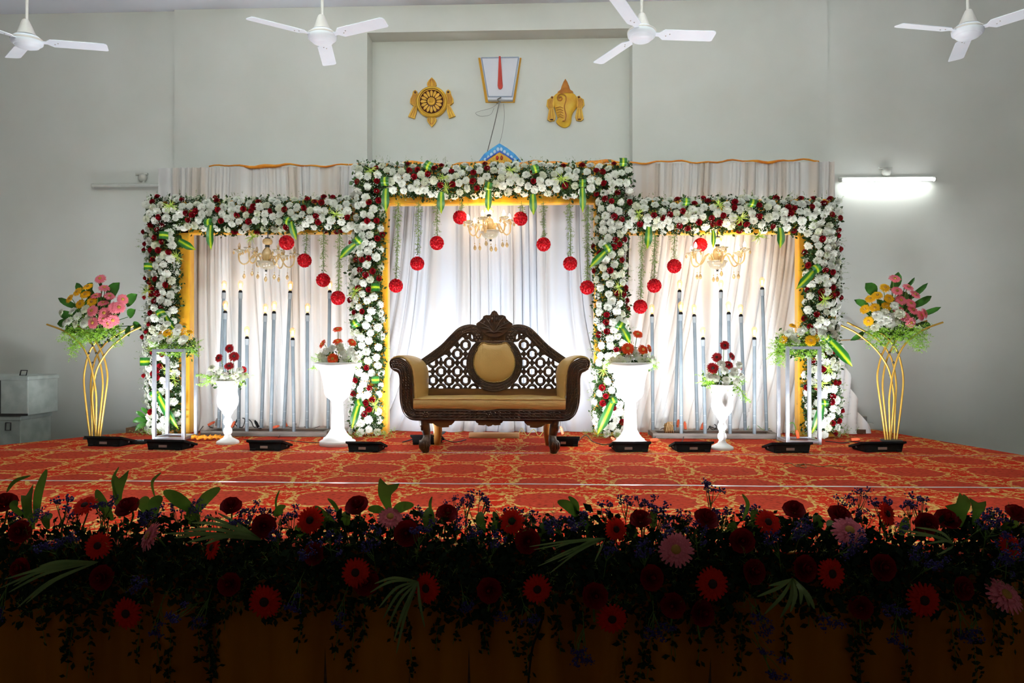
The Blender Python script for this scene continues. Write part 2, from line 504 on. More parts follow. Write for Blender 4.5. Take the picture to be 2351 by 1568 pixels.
b = MB(); b.box(((XL + XR) / 2, 3.65, (3.15 + ZC) / 2), (XR - XL, 0.50, ZC - 3.15)); struct(b.build('added_front_beam', M_wall), 'added unseen beam across the hall shading the front edge of the stage')  # added out of view, sized to keep tube light off the flower border

# stage block and carpet
YS = 3.55
def edge_l(y): return -5.59 + (y - 6.91) * (0.75 / 1.05)
def edge_r(y): return 4.62 - (y - 6.65) * (0.50 / 1.92)
poly = [(edge_l(YS), YS), (edge_r(YS), YS), (edge_r(YW), YW), (edge_l(YW), YW)]
b = MB()
n = len(poly)
b.add([(x, y, ZF) for x, y in poly] + [(x, y, -0.012) for x, y in poly],
      [(3, 2, 1, 0), (4, 5, 6, 7)] + [(i, (i + 1) % n, (i + 1) % n + n, i + n) for i in range(n)])
struct(b.build('stage_platform', M_brown), 'raised stage platform under the carpet')
b = MB()
b.add([(x, y, -0.012) for x, y in poly] + [(x, y, 0.0) for x, y in poly],
      [(3, 2, 1, 0), (4, 5, 6, 7)] + [(i, (i + 1) % n, (i + 1) % n + n, i + n) for i in range(n)])
carpet = b.build('stage_carpet', M_carpet)
tag(carpet, 'orange red carpet with gold scroll pattern covering the whole stage', 'carpet')
def tape_line(Y, w):
    t = MB()
    x0, x1 = edge_l(Y) + 0.05, edge_r(Y) - 0.05
    k = 40
    pts = []
    for i in range(k + 1):
        x = x0 + (x1 - x0) * i / k
        d = 0.006 * math.sin(i * 1.7) + 0.004 * math.sin(i * 0.6)
        pts += [(x, Y + d - w / 2, 0.002), (x, Y + d + w / 2, 0.002)]
    t.add(pts, [(2 * i, 2 * i + 2, 2 * i + 3, 2 * i + 1) for i in range(k)])
    o = t.build('seam_tape', M_tape, carpet)
    o['label'] = 'shiny pale tape over a carpet seam'
tape_line(5.16, 0.035)
tape_line(6.60, 0.016)

# low skirting where the stage meets the wall
for nm, x0, x1, yy in (('baseboard_left', edge_l(8.5), at(330, 990, 8.55).x, YW), ('baseboard_right', at(1985, 988, 8.55).x, edge_r(8.5), YW)):
    b = MB(); b.box(((x0 + x1) / 2, yy - 0.02, 0.035), (x1 - x0, 0.06, 0.07)); struct(b.build(nm, M_wall))

# grey plaster patch low on the wall at right
b = MB()
p = at(1980, 972, YW)
b.box((p.x, YW - 0.006, p.z), (0.10, 0.016, 0.17))
tag(b.build('plaster_patch', mat('grey_plaster', S(150, 150, 146), S(140, 140, 136), rough=0.8)), 'small grey rectangular patch low on wall beside right drape', 'wall patch')

# front skirt cloth of the stage
b = MB()
k = 260
x0, x1 = -6.2, 5.4
vsx = []
for i in range(k + 1):
    x = x0 + (x1 - x0) * i / k
    for j, z in enumerate((0.0, -0.10, -0.45, -0.94)):
        amp = (0.004, 0.012, 0.020, 0.026)[j]
        vsx.append((x, YS - 0.03 - amp * math.sin(x * 19 + 1.3 * math.sin(x * 3.1)) - 0.5 * amp * math.sin(x * 41), z))
b.add(vsx, [(i * 4 + j, i * 4 + j + 1, (i + 1) * 4 + j + 1, (i + 1) * 4 + j) for i in range(k) for j in range(3)], None, 0, True)
tag(b.build('stage_skirt', M_skirt), 'dim orange cloth skirt hanging down the stage front below the flowers', 'cloth')

# ------------------------------------------------------------------ tube lights on the wall
def tube_light(mid, L, label, lit, rz=0.0, holder=True, power=TUBE_W, tilt=30, group=None):
    t = thing('tube_light', label, 'tube light', mid, rz, group)
    bt = MB()
    bt.box((0, 0.055, 0.012), (L, 0.035, 0.05))
    bo = bt.build('batten', M_batten, t); bevel(bo, 0.006)
    for s in (-1, 1):
        e = MB(); e.box((s * (L / 2 - 0.012), 0.02, -0.004), (0.022, 0.05, 0.05)); bevel(e.build('end_holder', M_batten, t), 0.005)
    tb = MB(); tb.tube([(-L / 2 + 0.02, 0.012, -0.006), (L / 2 - 0.02, 0.012, -0.006)], 0.019, 12)
    tb.build('lamp_tube', M_tube if lit else M_tubeoff, t)
    if holder:
        h = MB(); h.box((0, 0.075, 0.155), (0.16, 0.02, 0.02)); h.build('wall_plate', M_batten, t)
        h = MB(); h.lathe([(0.055, 0), (0.055, 0.02), (0.035, 0.035), (0.0, 0.038)], 16, Matrix.Translation((0.01, 0.085, 0.105)) @ Matrix.Rotation(PI / 2, 4, 'X')); h.build('wall_holder', M_batten, t)
        h = MB(); h.box((0.03, 0.07, 0.05), (0.025, 0.02, 0.09)); h.build('holder_arm', M_batten, t)
    if lit:
        ld = bpy.data.lights.new('tube_glow', 'AREA')
        ld.shape = 'RECTANGLE'; ld.size = L - 0.1; ld.size_y = 0.03
        ld.energy = power; ld.color = (0.93, 1.0, 0.97)
        lo = bpy.data.objects.new('tube_glow', ld); C.objects.link(lo); lo.parent = t
        lo.location = (0, -0.015, -0.03); lo.rotation_euler = (math.radians(tilt), 0, 0)
    return t
for pa_, pb_, py_, lab, lit in ((1930, 2151, 411, 'lit white tube light glowing on the wall right of the drapes', True), (208, 428, 424, 'unlit grey tube light on the wall partly behind left drape', False)):
    a, c = at(pa_, py_, YW - 0.06), at(pb_, py_, YW - 0.06)
    tube_light((a + c) / 2, (c - a).length, lab, lit)
# fill tubes added out of view, on the inner face of the added beam
for x, lab in ((-3.6, 'added unseen fill tube light on stage side of the added beam at far left'), (-1.7, 'added unseen fill tube light on stage side of the added beam left of middle'), (0.7, 'added unseen fill tube light on stage side of the added beam right of middle'), (2.6, 'added unseen fill tube light on stage side of the added beam at far right')):
    tube_light(Vector((x, 3.98, 4.60)), 1.2, lab, True, PI, False, FILL_TUBE_W, 74)

# ------------------------------------------------------------------ ceiling fans
def fan(px, py, t_dist, a0, ax, ay, label):
    r = ray(px, py); P = r * t_dist; P.z += CAMH
    t = thing('ceiling_fan', label, 'fan', P)
    R = Matrix.Rotation(math.radians(ay), 4, 'Y') @ Matrix.Rotation(math.radians(ax), 4, 'X')
    rod = MB(); rod.tube([(0, 0, 0.10), (0, 0, ZC - P.z)], 0.0125, 10); rod.build('downrod', M_greyrod, t)
    cn = MB(); cn.lathe([(0.075, 0.055), (0.065, 0.075), (0.045, 0.13), (0.028, 0.175), (0.016, 0.185)], 20, R); cn.build('canopy_cone', M_greyrod, t)
    mo = MB(); mo.lathe([(0.10, -0.035), (0.118, -0.02), (0.122, 0.0), (0.118, 0.02), (0.09, 0.045), (0.05, 0.052)], 28, R)
    mo.build('motor_housing', M_white, t)
    rg = MB(); rg.lathe([(0.122, 0.004), (0.1245, 0.008), (0.1245, 0.016), (0.121, 0.020)], 28, R); rg.build('trim_ring', M_greyrod, t)
    cp = MB(); cp.lathe([(0.0, -0.066), (0.05, -0.062), (0.085, -0.050), (0.098, -0.034)], 28, R); cp.build('bottom_cap', M_white, t)
    for a in (a0, a0 + 120, a0 + 240):
        B = R @ Matrix.Rotation(math.radians(a), 4, 'Z') @ Matrix.Rotation(math.radians(-11), 4, 'X')
        bl = MB()
        out = [(0.115, -0.022), (0.15, -0.022), (0.19, -0.062), (0.605, -0.068), (0.622, -0.060), (0.630, -0.040), (0.618, 0.050), (0.604, 0.060), (0.19, 0.062), (0.15, 0.022), (0.115, 0.022)]
        bl.prism([(x, y) for x, y in out], -0.003, 0.003, B @ Matrix(((1, 0, 0, 0), (0, 0, 1, 0), (0, -1, 0, 0), (0, 0, 0, 1))))
        o = bl.build('blade', M_white, t)
        for q in ((0.21, 0.01), (0.24, -0.012)):
            sc = MB(); sc.ball((q[0], q[1], -0.004), 0.006, 6, 4, M=B); sc.build('screw', M_greyrod, o)
    return t
fan(62, 95, 5.92, 18, 5.2, 0, 'white ceiling fan cut by left edge of the picture')
fan(740, 84, 5.85, 101.8, 1, -2.5, 'white ceiling fan in front of wall above the left bay')
fan(1473, 78, 5.88, 2.2, -4.7, 1.8, 'white ceiling fan overlapping right corner of the wall recess')
fan(2222, 72, 5.79, 67.4, 0, 2.5, 'white ceiling fan cut by right edge of the picture')

# ------------------------------------------------------------------ emblems in the niche
def flat_leaf(mb, cx, cz, w, h, up=1, y0=-0.03, y1=0.0, mi=0, k=10):
    pts = []
    for i in range(k + 1):
        s = i / k
        pts.append((cx + w / 2 * math.sin(PI * min(1, s * 1.15)) ** 0.8 * (1 - 0.25 * s) if s < 0.87 else cx + w / 2 * 0.35 * (1 - (s - 0.87) / 0.13), cz + up * h * s))
    left = [(2 * cx - x, z) for x, z in pts[::-1]]
    mb.prism(pts + left[1:-1], y0, y1, None, mi)

PXN = YN / FPX
def emblem_px(px, py, cx, cy):
    return ((px - cx) * PXN * 1.0, (cy - py) * PXN)

# discus
c = at(992, 236, YN)
em = thing('wall_emblem', 'gold discus emblem with petal wheel and side ribbons in wall recess', 'wall emblem', (c.x, YN, c.z))
Rx = Matrix.Rotation(PI / 2, 4, 'X')
d = MB(); d.lathe([(0.205, 0.0), (0.205, 0.035), (0.192, 0.055), (0.180, 0.058), (0.172, 0.050)], 40, Rx, cap=False); d.build('rim', M_goldpaint, em)
d = MB(); d.lathe([(0.178, 0.030), (0.178, 0.040), (0.0, 0.040)], 40, Rx); d.build('wheel_back', M_maroon, em)
d = MB(); d.lathe([(0.168, 0.042), (0.163, 0.050), (0.156, 0.042)], 40, Rx, cap=False); d.build('inner_ring', M_goldpaint, em)
pet = MB()
pts = [(0.066, -0.007), (0.10, -0.0165), (0.128, -0.0175), (0.146, 0.0), (0.128, 0.0175), (0.10, 0.0165), (0.066, 0.007)]
pet.prism([(x, z) for x, z in pts], -0.056, -0.04)
pm = pet.mesh('wheel_petal', M_goldpaint)
for i in range(16):
    o = put('wheel_petal', pm, em); o.rotation_euler = (0, i * PI / 8, 0)
d = MB(); d.lathe([(0.052, 0.04), (0.052, 0.062), (0.03, 0.066), (0.028, 0.060), (0.016, 0.060), (0.012, 0.070), (0.0, 0.072)], 28, Rx); d.build('boss', M_goldpaint, em)
for up, z0, h in ((1, 0.195, 0.125), (-1, -0.195, 0.13)):
    d = MB(); d.prism([(sx * x, z0 + up * z) for sx, L_ in ((1, 0), (-1, 1)) for x, z in (((0.040, 0.0), (0.062, 0.025), (0.058, 0.055), (0.040, 0.085), (0.018, 0.108), (0.0, h)) if not L_ else ((0.018, 0.108), (0.040, 0.085), (0.058, 0.055), (0.062, 0.025), (0.040, 0.0)))], -0.035, 0.0)
    fin = d.build('flame_finial', M_goldpaint, em)
    for sx in (-1, 1):
        for q in (0.5, 1.0):
            d = MB(); d.tube(spline([(sx * 0.034 * q, -0.037, z0 + up * 0.012), (sx * 0.040 * q, -0.037, z0 + up * 0.045), (sx * 0.012 * q, -0.037, z0 + up * 0.10)], 4), 0.004, 5); d.build('flame_line', M_goldark, fin)
for s in (-1, 1):
    d = MB()
    d.prism([(s * x, z) for x, z in ((0.18, 0.06), (0.19, 0.14), (0.215, 0.16), (0.245, 0.14), (0.255, 0.09), (0.28, 0.04), (0.285, -0.01), (0.25, -0.04), (0.20, -0.05))], -0.035, 0.0)
    lp_ = d.build('ribbon_loop', M_goldpaint, em)
    for kq in range(4):
        d = MB(); d.tube(spline([(s * (0.20 + 0.018 * kq), -0.037, -0.035), (s * (0.215 + 0.016 * kq), -0.038, 0.03), (s * (0.20 + 0.014 * kq), -0.037, 0.10)], 4), 0.004, 5); d.build('fold_line', M_goldark, lp_)
    d = MB(); d.lathe([(0.016, 0.0), (0.012, 0.006), (0.0, 0.007)], 12, Matrix.Translation((s * 0.215, -0.035, 0.125)) @ Rx); d.build('loop_eye', M_maroon, lp_)
    d = MB()
    d.prism([(s * x, z) for x, z in ((0.19, -0.04), (0.23, -0.03), (0.31, -0.185), (0.225, -0.215), (0.20, -0.13))], -0.03, 0.0)
    tl_ = d.build('ribbon_tail', M_goldpaint, em)
    for (xa_, xb_) in ((0.205, 0.245), (0.215, 0.285)):
        d = MB(); d.tube([(s * xa_, -0.032, -0.045), (s * xb_, -0.032, -0.195)], 0.003, 5); d.build('fold_line', M_goldark, tl_)

# conch
c = at(1298, 240, YN)
em = thing('wall_emblem', 'gold conch shell emblem with spiral and side ribbons in wall recess', 'wall emblem', (c.x, YN, c.z))
prof = [(-0.150, 0.10), (-0.158, 0.03), (-0.140, -0.04), (-0.125, -0.10), (-0.105, -0.17), (-0.098, -0.215), (-0.12, -0.225), (-0.095, -0.265), (-0.04, -0.300), (0.01, -0.302), (0.055, -0.275), (0.075, -0.23), (0.082, -0.16), (0.10, -0.11), (0.135, -0.06), (0.158, 0.01), (0.15, 0.07), (0.12, 0.12), (0.06, 0.145), (0.0, 0.15), (-0.07, 0.145), (-0.12, 0.13)]
prof = [(p.x, p.y) for p in spline([Vector((x, z)) for x, z in prof + prof[:1]], 3)][:-1]
d = MB(); d.prism(prof, -0.03, 0.0)
# puffed front
cx0, cz0 = 0.0, -0.04
rings = 5
vs_ = []
for k in range(rings + 1):
    s = 1 - k / rings
    y = -0.03 - 0.05 * math.sqrt(max(0, 1 - s * s))
    vs_ += [(cx0 + (x - cx0) * s, y, cz0 + (z - cz0) * s) for x, z in prof]
m_ = len(prof)
d.add(vs_, [(k * m_ + i, k * m_ + (i + 1) % m_, (k + 1) * m_ + (i + 1) % m_, (k + 1) * m_ + i) for k in range(rings) for i in range(m_)], None, 0, True)
d.build('shell_body', M_goldpaint, em)
d = MB()
sp = [(-0.085, 0.055), (-0.060, 0.070), (-0.045, 0.05), (-0.06, 0.025), (-0.09, 0.03), (-0.105, 0.06), (-0.085, 0.10), (-0.04, 0.11), (0.0, 0.08), (0.005, 0.03), (-0.015, -0.04), (-0.01, -0.10), (0.005, -0.17), (-0.01, -0.23), (-0.04, -0.24)]
d.tube(spline([Vector((x, -0.082, z)) for x, z in sp], 4), 0.008, 6)
for i in range(5):
    d.tube([(-0.125 + i * 0.008, -0.06, -0.06 - i * 0.032), (-0.07, -0.082, -0.055 - i * 0.032), (-0.03, -0.084, -0.075 - i * 0.032)], 0.004, 5)
d.build('spiral_line', M_goldark, em)
d = MB(); d.lathe([(0.105, 0.0), (0.10, 0.03), (0.07, 0.05), (0.055, 0.075)], 24, Matrix.Translation((0, 0, 0.135)) @ Matrix.Diagonal((1, 0.5, 1, 1))); d.build('shell_cap', M_goldark, em)
d = MB(); d.lathe([(0.058, 0.0), (0.05, 0.03), (0.025, 0.09), (0.0, 0.13)], 20, Matrix.Translation((0, 0, 0.205)) @ Matrix.Diagonal((1, 0.5, 1, 1))); d.build('shell_tip', M_goldark, em)
for s in (-1, 1):
    d = MB()
    d.prism([(s * x, z) for x, z in ((0.135, 0.04), (0.15, 0.09), (0.18, 0.10), (0.20, 0.07), (0.235, 0.05), (0.245, -0.02), (0.21, -0.07), (0.15, -0.07))], -0.04, 0.0)
    lp_ = d.build('ribbon_loop', M_goldpaint, em)
    for kq in range(4):
        d = MB(); d.tube(spline([(s * (0.155 + 0.018 * kq), -0.042, -0.06), (s * (0.175 + 0.015 * kq), -0.043, 0.0), (s * (0.16 + 0.015 * kq), -0.042, 0.055)], 4), 0.004, 5); d.build('fold_line', M_goldark, lp_)
    d = MB(); d.lathe([(0.014, 0.0), (0.010, 0.006), (0.0, 0.007)], 12, Matrix.Translation((s * 0.172, -0.04, 0.078)) @ Rx); d.build('loop_eye', M_maroon, lp_)
    d = MB()
    d.prism([(s * x, z) for x, z in ((0.15, -0.06), (0.21, -0.06), (0.235, -0.20), (0.20, -0.225), (0.14, -0.215), (0.125, -0.17))], -0.035, 0.0)
    tl_ = d.build('ribbon_tail', M_goldpaint, em)
    for (xa_, xb_) in ((0.165, 0.155), (0.19, 0.205)):
        d = MB(); d.tube([(s * xa_, -0.037, -0.07), (s * xb_, -0.037, -0.205)], 0.003, 5); d.build('fold_line', M_goldark, tl_)
    d = MB(); d.ball((s * 0.178, -0.033, -0.205), 0.022, 10, 5, (1.2, 0.4, 0.5)); d.build('tail_opening', M_maroon, tl_)

# white board with red mark
c = at(1147, 185, YN)
em = thing('wall_emblem', 'white tapering board with red vertical mark and gold backing in wall recess', 'wall emblem', (c.x, YN, c.z))
def N_(px, py):
    q = at(px, py, YN); return (q.x - c.x, q.z - c.z)
d = MB(); d.prism([N_(1098, 134), N_(1115, 236), N_(1182, 236), N_(1197, 134)], -0.02, 0.0); d.build('gold_backing', M_boardgold, em)
def N2(px, py, Y=YN - 0.09):
    q = at(px, py, Y); return (q.x - c.x, q.z - c.z)
d = MB(); d.prism([N2(1103, 131), N2(1120, 229), N2(1177, 229), N2(1193, 131)], -0.09, -0.02); d.build('white_board', M_boardwhite, em)
d = MB()
for p, q in (((1105.5, 132.5), (1121, 223)), ((1121, 222), (1175.5, 222)), ((1175.5, 223), (1190.5, 132.5)), ((1105, 133), (1191, 131.5))):
    a, e = N2(*p), N2(*q)
    d.bar((a[0], -0.092, a[1]), (e[0], -0.092, e[1]), 0.014, 0.006, up=(0, 1, 0))
d.build('blue_border', M_boardblue, em)
d = MB(); d.prism([N2(1145.5, 130), N2(1142.8, 197), N2(1143.4, 201), N2(1145.4, 204.4), N2(1148.4, 205.6), N2(1151.4, 204.4), N2(1153.6, 201), N2(1154.2, 197), N2(1149.5, 130)], -0.105, -0.09); d.build('red_mark', M_redpaint, em)

# ropes tied to the board
kx = at(1147, 230, YN - 0.12)
b = MB()
b.tube(spline([at(1150, 224, YN - .10), at(1142, 229, YN - .13), at(1149, 234, YN - .12), at(1140, 238, YN - .12)], 4), 0.009, 6)
b.tube(spline([at(1146, 236, YN - .12), at(1134, 290, YN - .2), at(1118, 352, YN - .32)], 5), 0.006, 6)
b.tube(spline([at(1118, 352, YN - .32), at(1126, 360, YN - .32), at(1121, 366, YN - .32), at(1128, 369, YN - .32)], 5), 0.006, 6)
tag(b.build('tie_rope', M_ropegrey), 'grey rope tied below white board running down to painted arch', 'rope')
b = MB()
b.tube(spline([at(1142, 238, YN - .12), at(1128, 248, YN - .10), at(1102, 255, YN - .06), at(1092, 260, YN - .06), at(1104, 267, YN - .06), at(1126, 263, YN - .08), at(1134, 248, YN - .10)], 6), 0.0022, 4)
b.tube(spline([at(1156, 238, YN - .12), at(1158, 268, YN - .10), at(1153, 306, YN - .12), at(1147, 328, YN - .2)], 6), 0.0022, 4)
tag(b.build('loose_wire', M_wire), 'thin loose wire dangling in loops under the white board', 'wire')

# painted arch top behind the drape
YA = YN - 0.35
c = at(1148, 370, YA)
pa = thing('painted_arch', 'painted blue and yellow arch top peeking above the flower beam', 'painted panel', (c.x, YA, c.z))
def A_(px, py):
    q = at(px, py, YA); return (q.x - c.x, q.z - c.z)
out_ = [(1147, 330), (1165, 341), (1182, 354), (1196, 370), (1196, 396), (1100, 396), (1100, 370), (1112, 354), (1130, 341)]
d = MB(); d.prism([A_(*p) for p in out_], -0.02, 0.02); d.build('blue_band', M_bluepaint, pa)
d = MB(); d.prism([A_(*p) for p in ((1147, 351), (1160, 358), (1176, 370), (1178, 396), (1116, 396), (1119, 370), (1133, 358))], -0.03, -0.02)
d.build('yellow_panel', M_boardgold, pa)
d = MB()
for p, q in (((1147, 333), (1193, 369)), ((1147, 333), (1103, 369))):
    for i in range(6):
        s = (i + 0.5) / 6
        x, y = p[0] + (q[0] - p[0]) * s, p[1] + (q[1] - p[1]) * s + 8
        a = A_(x, y)
        d.ball((a[0], -0.022, a[1]), 0.022, 8, 5, (0.9, 0.35, 1.2))
d.build('wave_motif', M_paleblue, pa)
d = MB()
for p, q in (((1147, 349), (1180, 369)), ((1147, 349), (1116, 369))):
    a, e = A_(*p), A_(*q)
    d.bar((a[0], -0.024, a[1]), (e[0], -0.024, e[1]), 0.02, 0.012, up=(0, 1, 0))
d.build('dark_blue_line', M_bluedark, pa)
d = MB()
for s in (-1, 1):
    a = A_(1147 + s * 5, 364)
    d.ball((a[0], -0.032, a[1]), 0.03, 8, 5, (0.6, 0.3, 1.0), M=None)
d.build('red_motif', M_redpaint, pa)
# ------------------------------------------------------------------ drapes
YD = 8.20
def drape(label, pl, pr, ptop, m, nf, seed, spread=0.0, shear=0.0, rflare=0.0, lflare=0.0, Y=YD, fan=0.0, slant=0.0):
    rnd = random.Random(seed)
    a, c = at(pl, ptop, Y), at(pr, ptop, Y)
    zt = 3.205
    W = c.x - a.x
    nx, nz = int(nf * 24), 64
    ph = [rnd.uniform(0, 6.28) for _ in range(4)]
    mb = MB(); vs_ = []
    for j in range(nz + 1):
        s = j / nz
        z = zt * (1 - s)
        for i in range(nx + 1):
            u = i / nx
            x = a.x + W * u
            cx = a.x + W * 0.5
            x = x + (x - cx) * spread * s ** 1.6 + shear * s ** 2.0 * math.sin(u * 5 + ph[0])
            x += rflare * max(0, u - 0.85) / 0.15 * s ** 4 - lflare * max(0, 0.12 - u) / 0.12 * s ** 4
            uu = u - fan * (u - 0.5) * s ** 2.2 + slant * s ** 1.8 + 0.012 * math.sin(3.1 * s + 9 * u + ph[1])
            q = 2 * PI * nf * uu + 3.4 * math.sin(2 * PI * 2.3 * uu + ph[1]) + 2.1 * math.sin(2 * PI * 5.1 * uu + ph[2])
            amp = (0.019 + 0.018 * s) * (0.75 + 0.45 * math.sin(2 * PI * 3.7 * uu + ph[3]))
            y = Y + amp * math.sin(q) + 0.006 * math.sin(2.7 * q + 3 * s)
            x += 0.02 * math.cos(q) * (0.4 + s)
            if s > 0.9:
                y -= 0.10 * ((s - 0.9) / 0.1) ** 2 * (0.6 + 0.4 * math.sin(q * 0.5))
            vs_.append((x, y, max(0.004, z)))
    w = nx + 1
    mb.add(vs_, [(j * w + i, (j + 1) * w + i, (j + 1) * w + i + 1, j * w + i + 1) for j in range(nz) for i in range(nx)], None, 0, True)
    return tag(mb.build('drape', m), label, 'curtain', 'white backdrop drapes')
drape('pleated white drape behind the left flower arch', 361, 828, 385, M_sheer, 21, 3, slant=-0.04)
drape('bright white drape hanging behind the carved sofa', 831, 1439, 374, M_curtain, 24, 5, spread=0.02, shear=-0.05, fan=0.38)
drape('pleated white drape behind right flower arch trailing on the carpet', 1442, 1916, 372, M_sheer, 21, 9, rflare=0.34, shear=0.06, slant=0.20)

# backdrop frame that carries the drapes
bf = thing('backdrop_frame', 'brown wooden pole frame carrying the white drapes', 'frame', (0, YD + 0.1, 0))
mb = MB(); mb.bar((at(358, 385, YD).x, 0.03, 3.17), (at(1914, 372, YD).x, 0.03, 3.17), 0.06, 0.06); mb.build('top_pole', M_brown, bf)
for px in (362, 832, 1440, 1910):
    mb = MB(); x = at(px, 500, YD).x; mb.bar((x, 0.03, 0.0), (x, 0.03, 3.15), 0.06, 0.06); mb.build('post', M_brown, bf)

# twisted orange cloth along the top of the drapes
mb = MB(); rnd = random.Random(4)
pts = []; rs = []
def cloth_r(x):
    base = 0.010
    for c0, w, h in ((610, 60, 0.024), (930, 70, 0.030), (1080, 60, 0.022), (1200, 90, 0.026), (1360, 70, 0.026), (1760, 50, 0.018), (1560, 60, 0.006)):
        base = max(base, h * math.exp(-((x - c0) / w) ** 2))
    return base
for i in range(121):
    x = 480 + 1400 * i / 120
    p = at(x, 380 - 8 * (x - 480) / 1400 - 3 * math.sin(i * 0.35), YD - 0.02)
    p.z = 3.215 + 0.012 * math.sin(i * 0.5) + 0.008 * math.sin(i * 1.3)
    pts.append(p); rs.append(cloth_r(x) * (0.85 + 0.3 * rnd.random()))
mb.tube(pts, rs, 8, flat=1.0)
tag(mb.build('cloth_strip', M_orange), 'twisted orange cloth strip tied along the top of the drapes', 'cloth')

# ------------------------------------------------------------------ flower meshes (unit size, facing +Z)
def petal(mb, ang, r0, z0, r1, z1, w, mid=0.6, lift=0.0, tip=0.35, mi=0):
    ca, sa = math.cos(ang), math.sin(ang)
    def P(r, t, z): return (r * ca - t * sa, r * sa + t * ca, z)
    rm, zm = r0 + (r1 - r0) * mid, z0 + (z1 - z0) * mid + lift
    vs_ = [P(r0, -w * 0.25, z0), P(r0, w * 0.25, z0), P(rm, w * 0.5, zm), P(rm, -w * 0.5, zm), P(r1, w * tip * 0.5, z1), P(r1, -w * tip * 0.5, z1)]
    mb.add(vs_, [(0, 3, 2, 1), (3, 5, 4, 2)], None, mi, True)

def mum_mesh(seed, m):
    rnd = random.Random(seed); mb = MB()
    for n, r1, z1, z0 in ((15, 1.0, 0.05, -0.1), (14, 0.93, 0.25, 0.0), (11, 0.74, 0.42, 0.1), (9, 0.50, 0.54, 0.2), (5, 0.25, 0.60, 0.3)):
        for i in range(n):
            petal(mb, 2 * PI * (i + rnd.random() * 0.5) / n, 0.05, z0, r1 * rnd.uniform(0.88, 1.08), z1 + rnd.uniform(-0.07, 0.07), 2.1 * r1 / n * 2.2 + 0.05, 0.7, 0.10, 0.45)
    return mb.mesh('chrysanthemum', m)
MUMS = [mum_mesh(s, m) for s, m in ((1, M_mum), (2, M_mum), (3, M_mum), (4, M_mumc))]

def rose_mesh(seed, m, name='rose', outer=1.0):
    rnd = random.Random(seed); mb = MB()
    for n, R, h, z0, ph in ((5, 1.0 * outer, 0.55, -0.35, 0), (5, 0.78, 0.85, -0.3, 0.6), (4, 0.52, 1.0, -0.2, 0.2), (3, 0.28, 1.05, -0.1, 0.9)):
        for i in range(n):
            a0 = 2 * PI * i / n + ph + rnd.uniform(-.1, .1)
            half = PI / n * 1.35
            vs_ = []
            for v in range(4):
                t = v / 3
                r = 0.12 + (R - 0.12) * math.sin(t * PI / 2) * (1.0 if v < 3 else 1.08)
                z = z0 + h * t * (1.0 if v < 3 else 0.93)
                for k in range(4):
                    a = a0 + half * (k / 1.5 - 1)
                    rr = r * (1 + 0.06 * ((k % 3) == 0) * (1 if i % 2 else -1))
                    vs_.append((rr * math.cos(a), rr * math.sin(a), z - (0.1 if (v == 3 and k in (0, 3)) else 0)))
            mb.add(vs_, [(v * 4 + k, v * 4 + k + 1, v * 4 + k + 5, v * 4 + k + 4) for v in range(3) for k in range(3)], None, 0, True)
    mb.ball((0, 0, 0.4), 0.2, 6, 4, (1, 1, 2.2))
    return mb.mesh(name, m)
ROSES = [rose_mesh(s, M_rose) for s in (1, 2, 3)]

def gerbera_mesh(seed, m, droop=0.0):
    rnd = random.Random(seed); mb = MB()
    for n, r1, z1, z0 in ((22, 1.0, 0.02 - droop, 0.0), (19, 0.88, 0.16 - droop * 0.6, 0.06), (16, 0.52, 0.22, 0.1)):
        for i in range(n):
            petal(mb, 2 * PI * (i + rnd.random() * 0.35) / n, 0.12, z0, r1 * rnd.uniform(0.93, 1.05), z1 + rnd.uniform(-0.06, 0.06), 6.2 * r1 / n * 0.78, 0.70, 0.07, 0.5)
    return mb.mesh('gerbera', m)
_d = MB(); _d.lathe([(0.30, 0.10), (0.27, 0.22), (0.15, 0.27), (0.0, 0.26)], 12)
DISC_DARK = _d.mesh('gerbera_disc', M_disc); DISC_PALE = _d.mesh('gerbera_disc', M_discy)
GERB = {k: [gerbera_mesh(s, m, dr) for s, dr in ((1, 0.0), (2, 0.12))] for k, m in
        (('pink', M_pink), ('yellow', M_yel), ('orange', M_org), ('crimson', M_crim), ('scarlet', M_scar))}

def gerbera(parent, origin, p, n, r, kind, rnd, stem_to=None, k=None):
    me = GERB[kind][rnd.randrange(2) if k is None else k]
    o = put('gerbera', me, parent, Vector(p) - Vector(origin), face_quat(n, rnd.uniform(0, 6.28)), None, r)
    put('gerbera_disc', DISC_DARK if kind in ('scarlet', 'crimson') else DISC_PALE, o)
    if stem_to is not None:
        mi = o.matrix_basis.inverted()
        q = mi @ (Vector(stem_to) - Vector(origin))
        s = MB()
        mid = Vector((0, 0, -0.6)) * 1.0
        s.tube(spline([(0, 0, -0.02), mid, q], 4), 0.07, 5)
        s.build('flower_stem', M_stem, o)
    return o

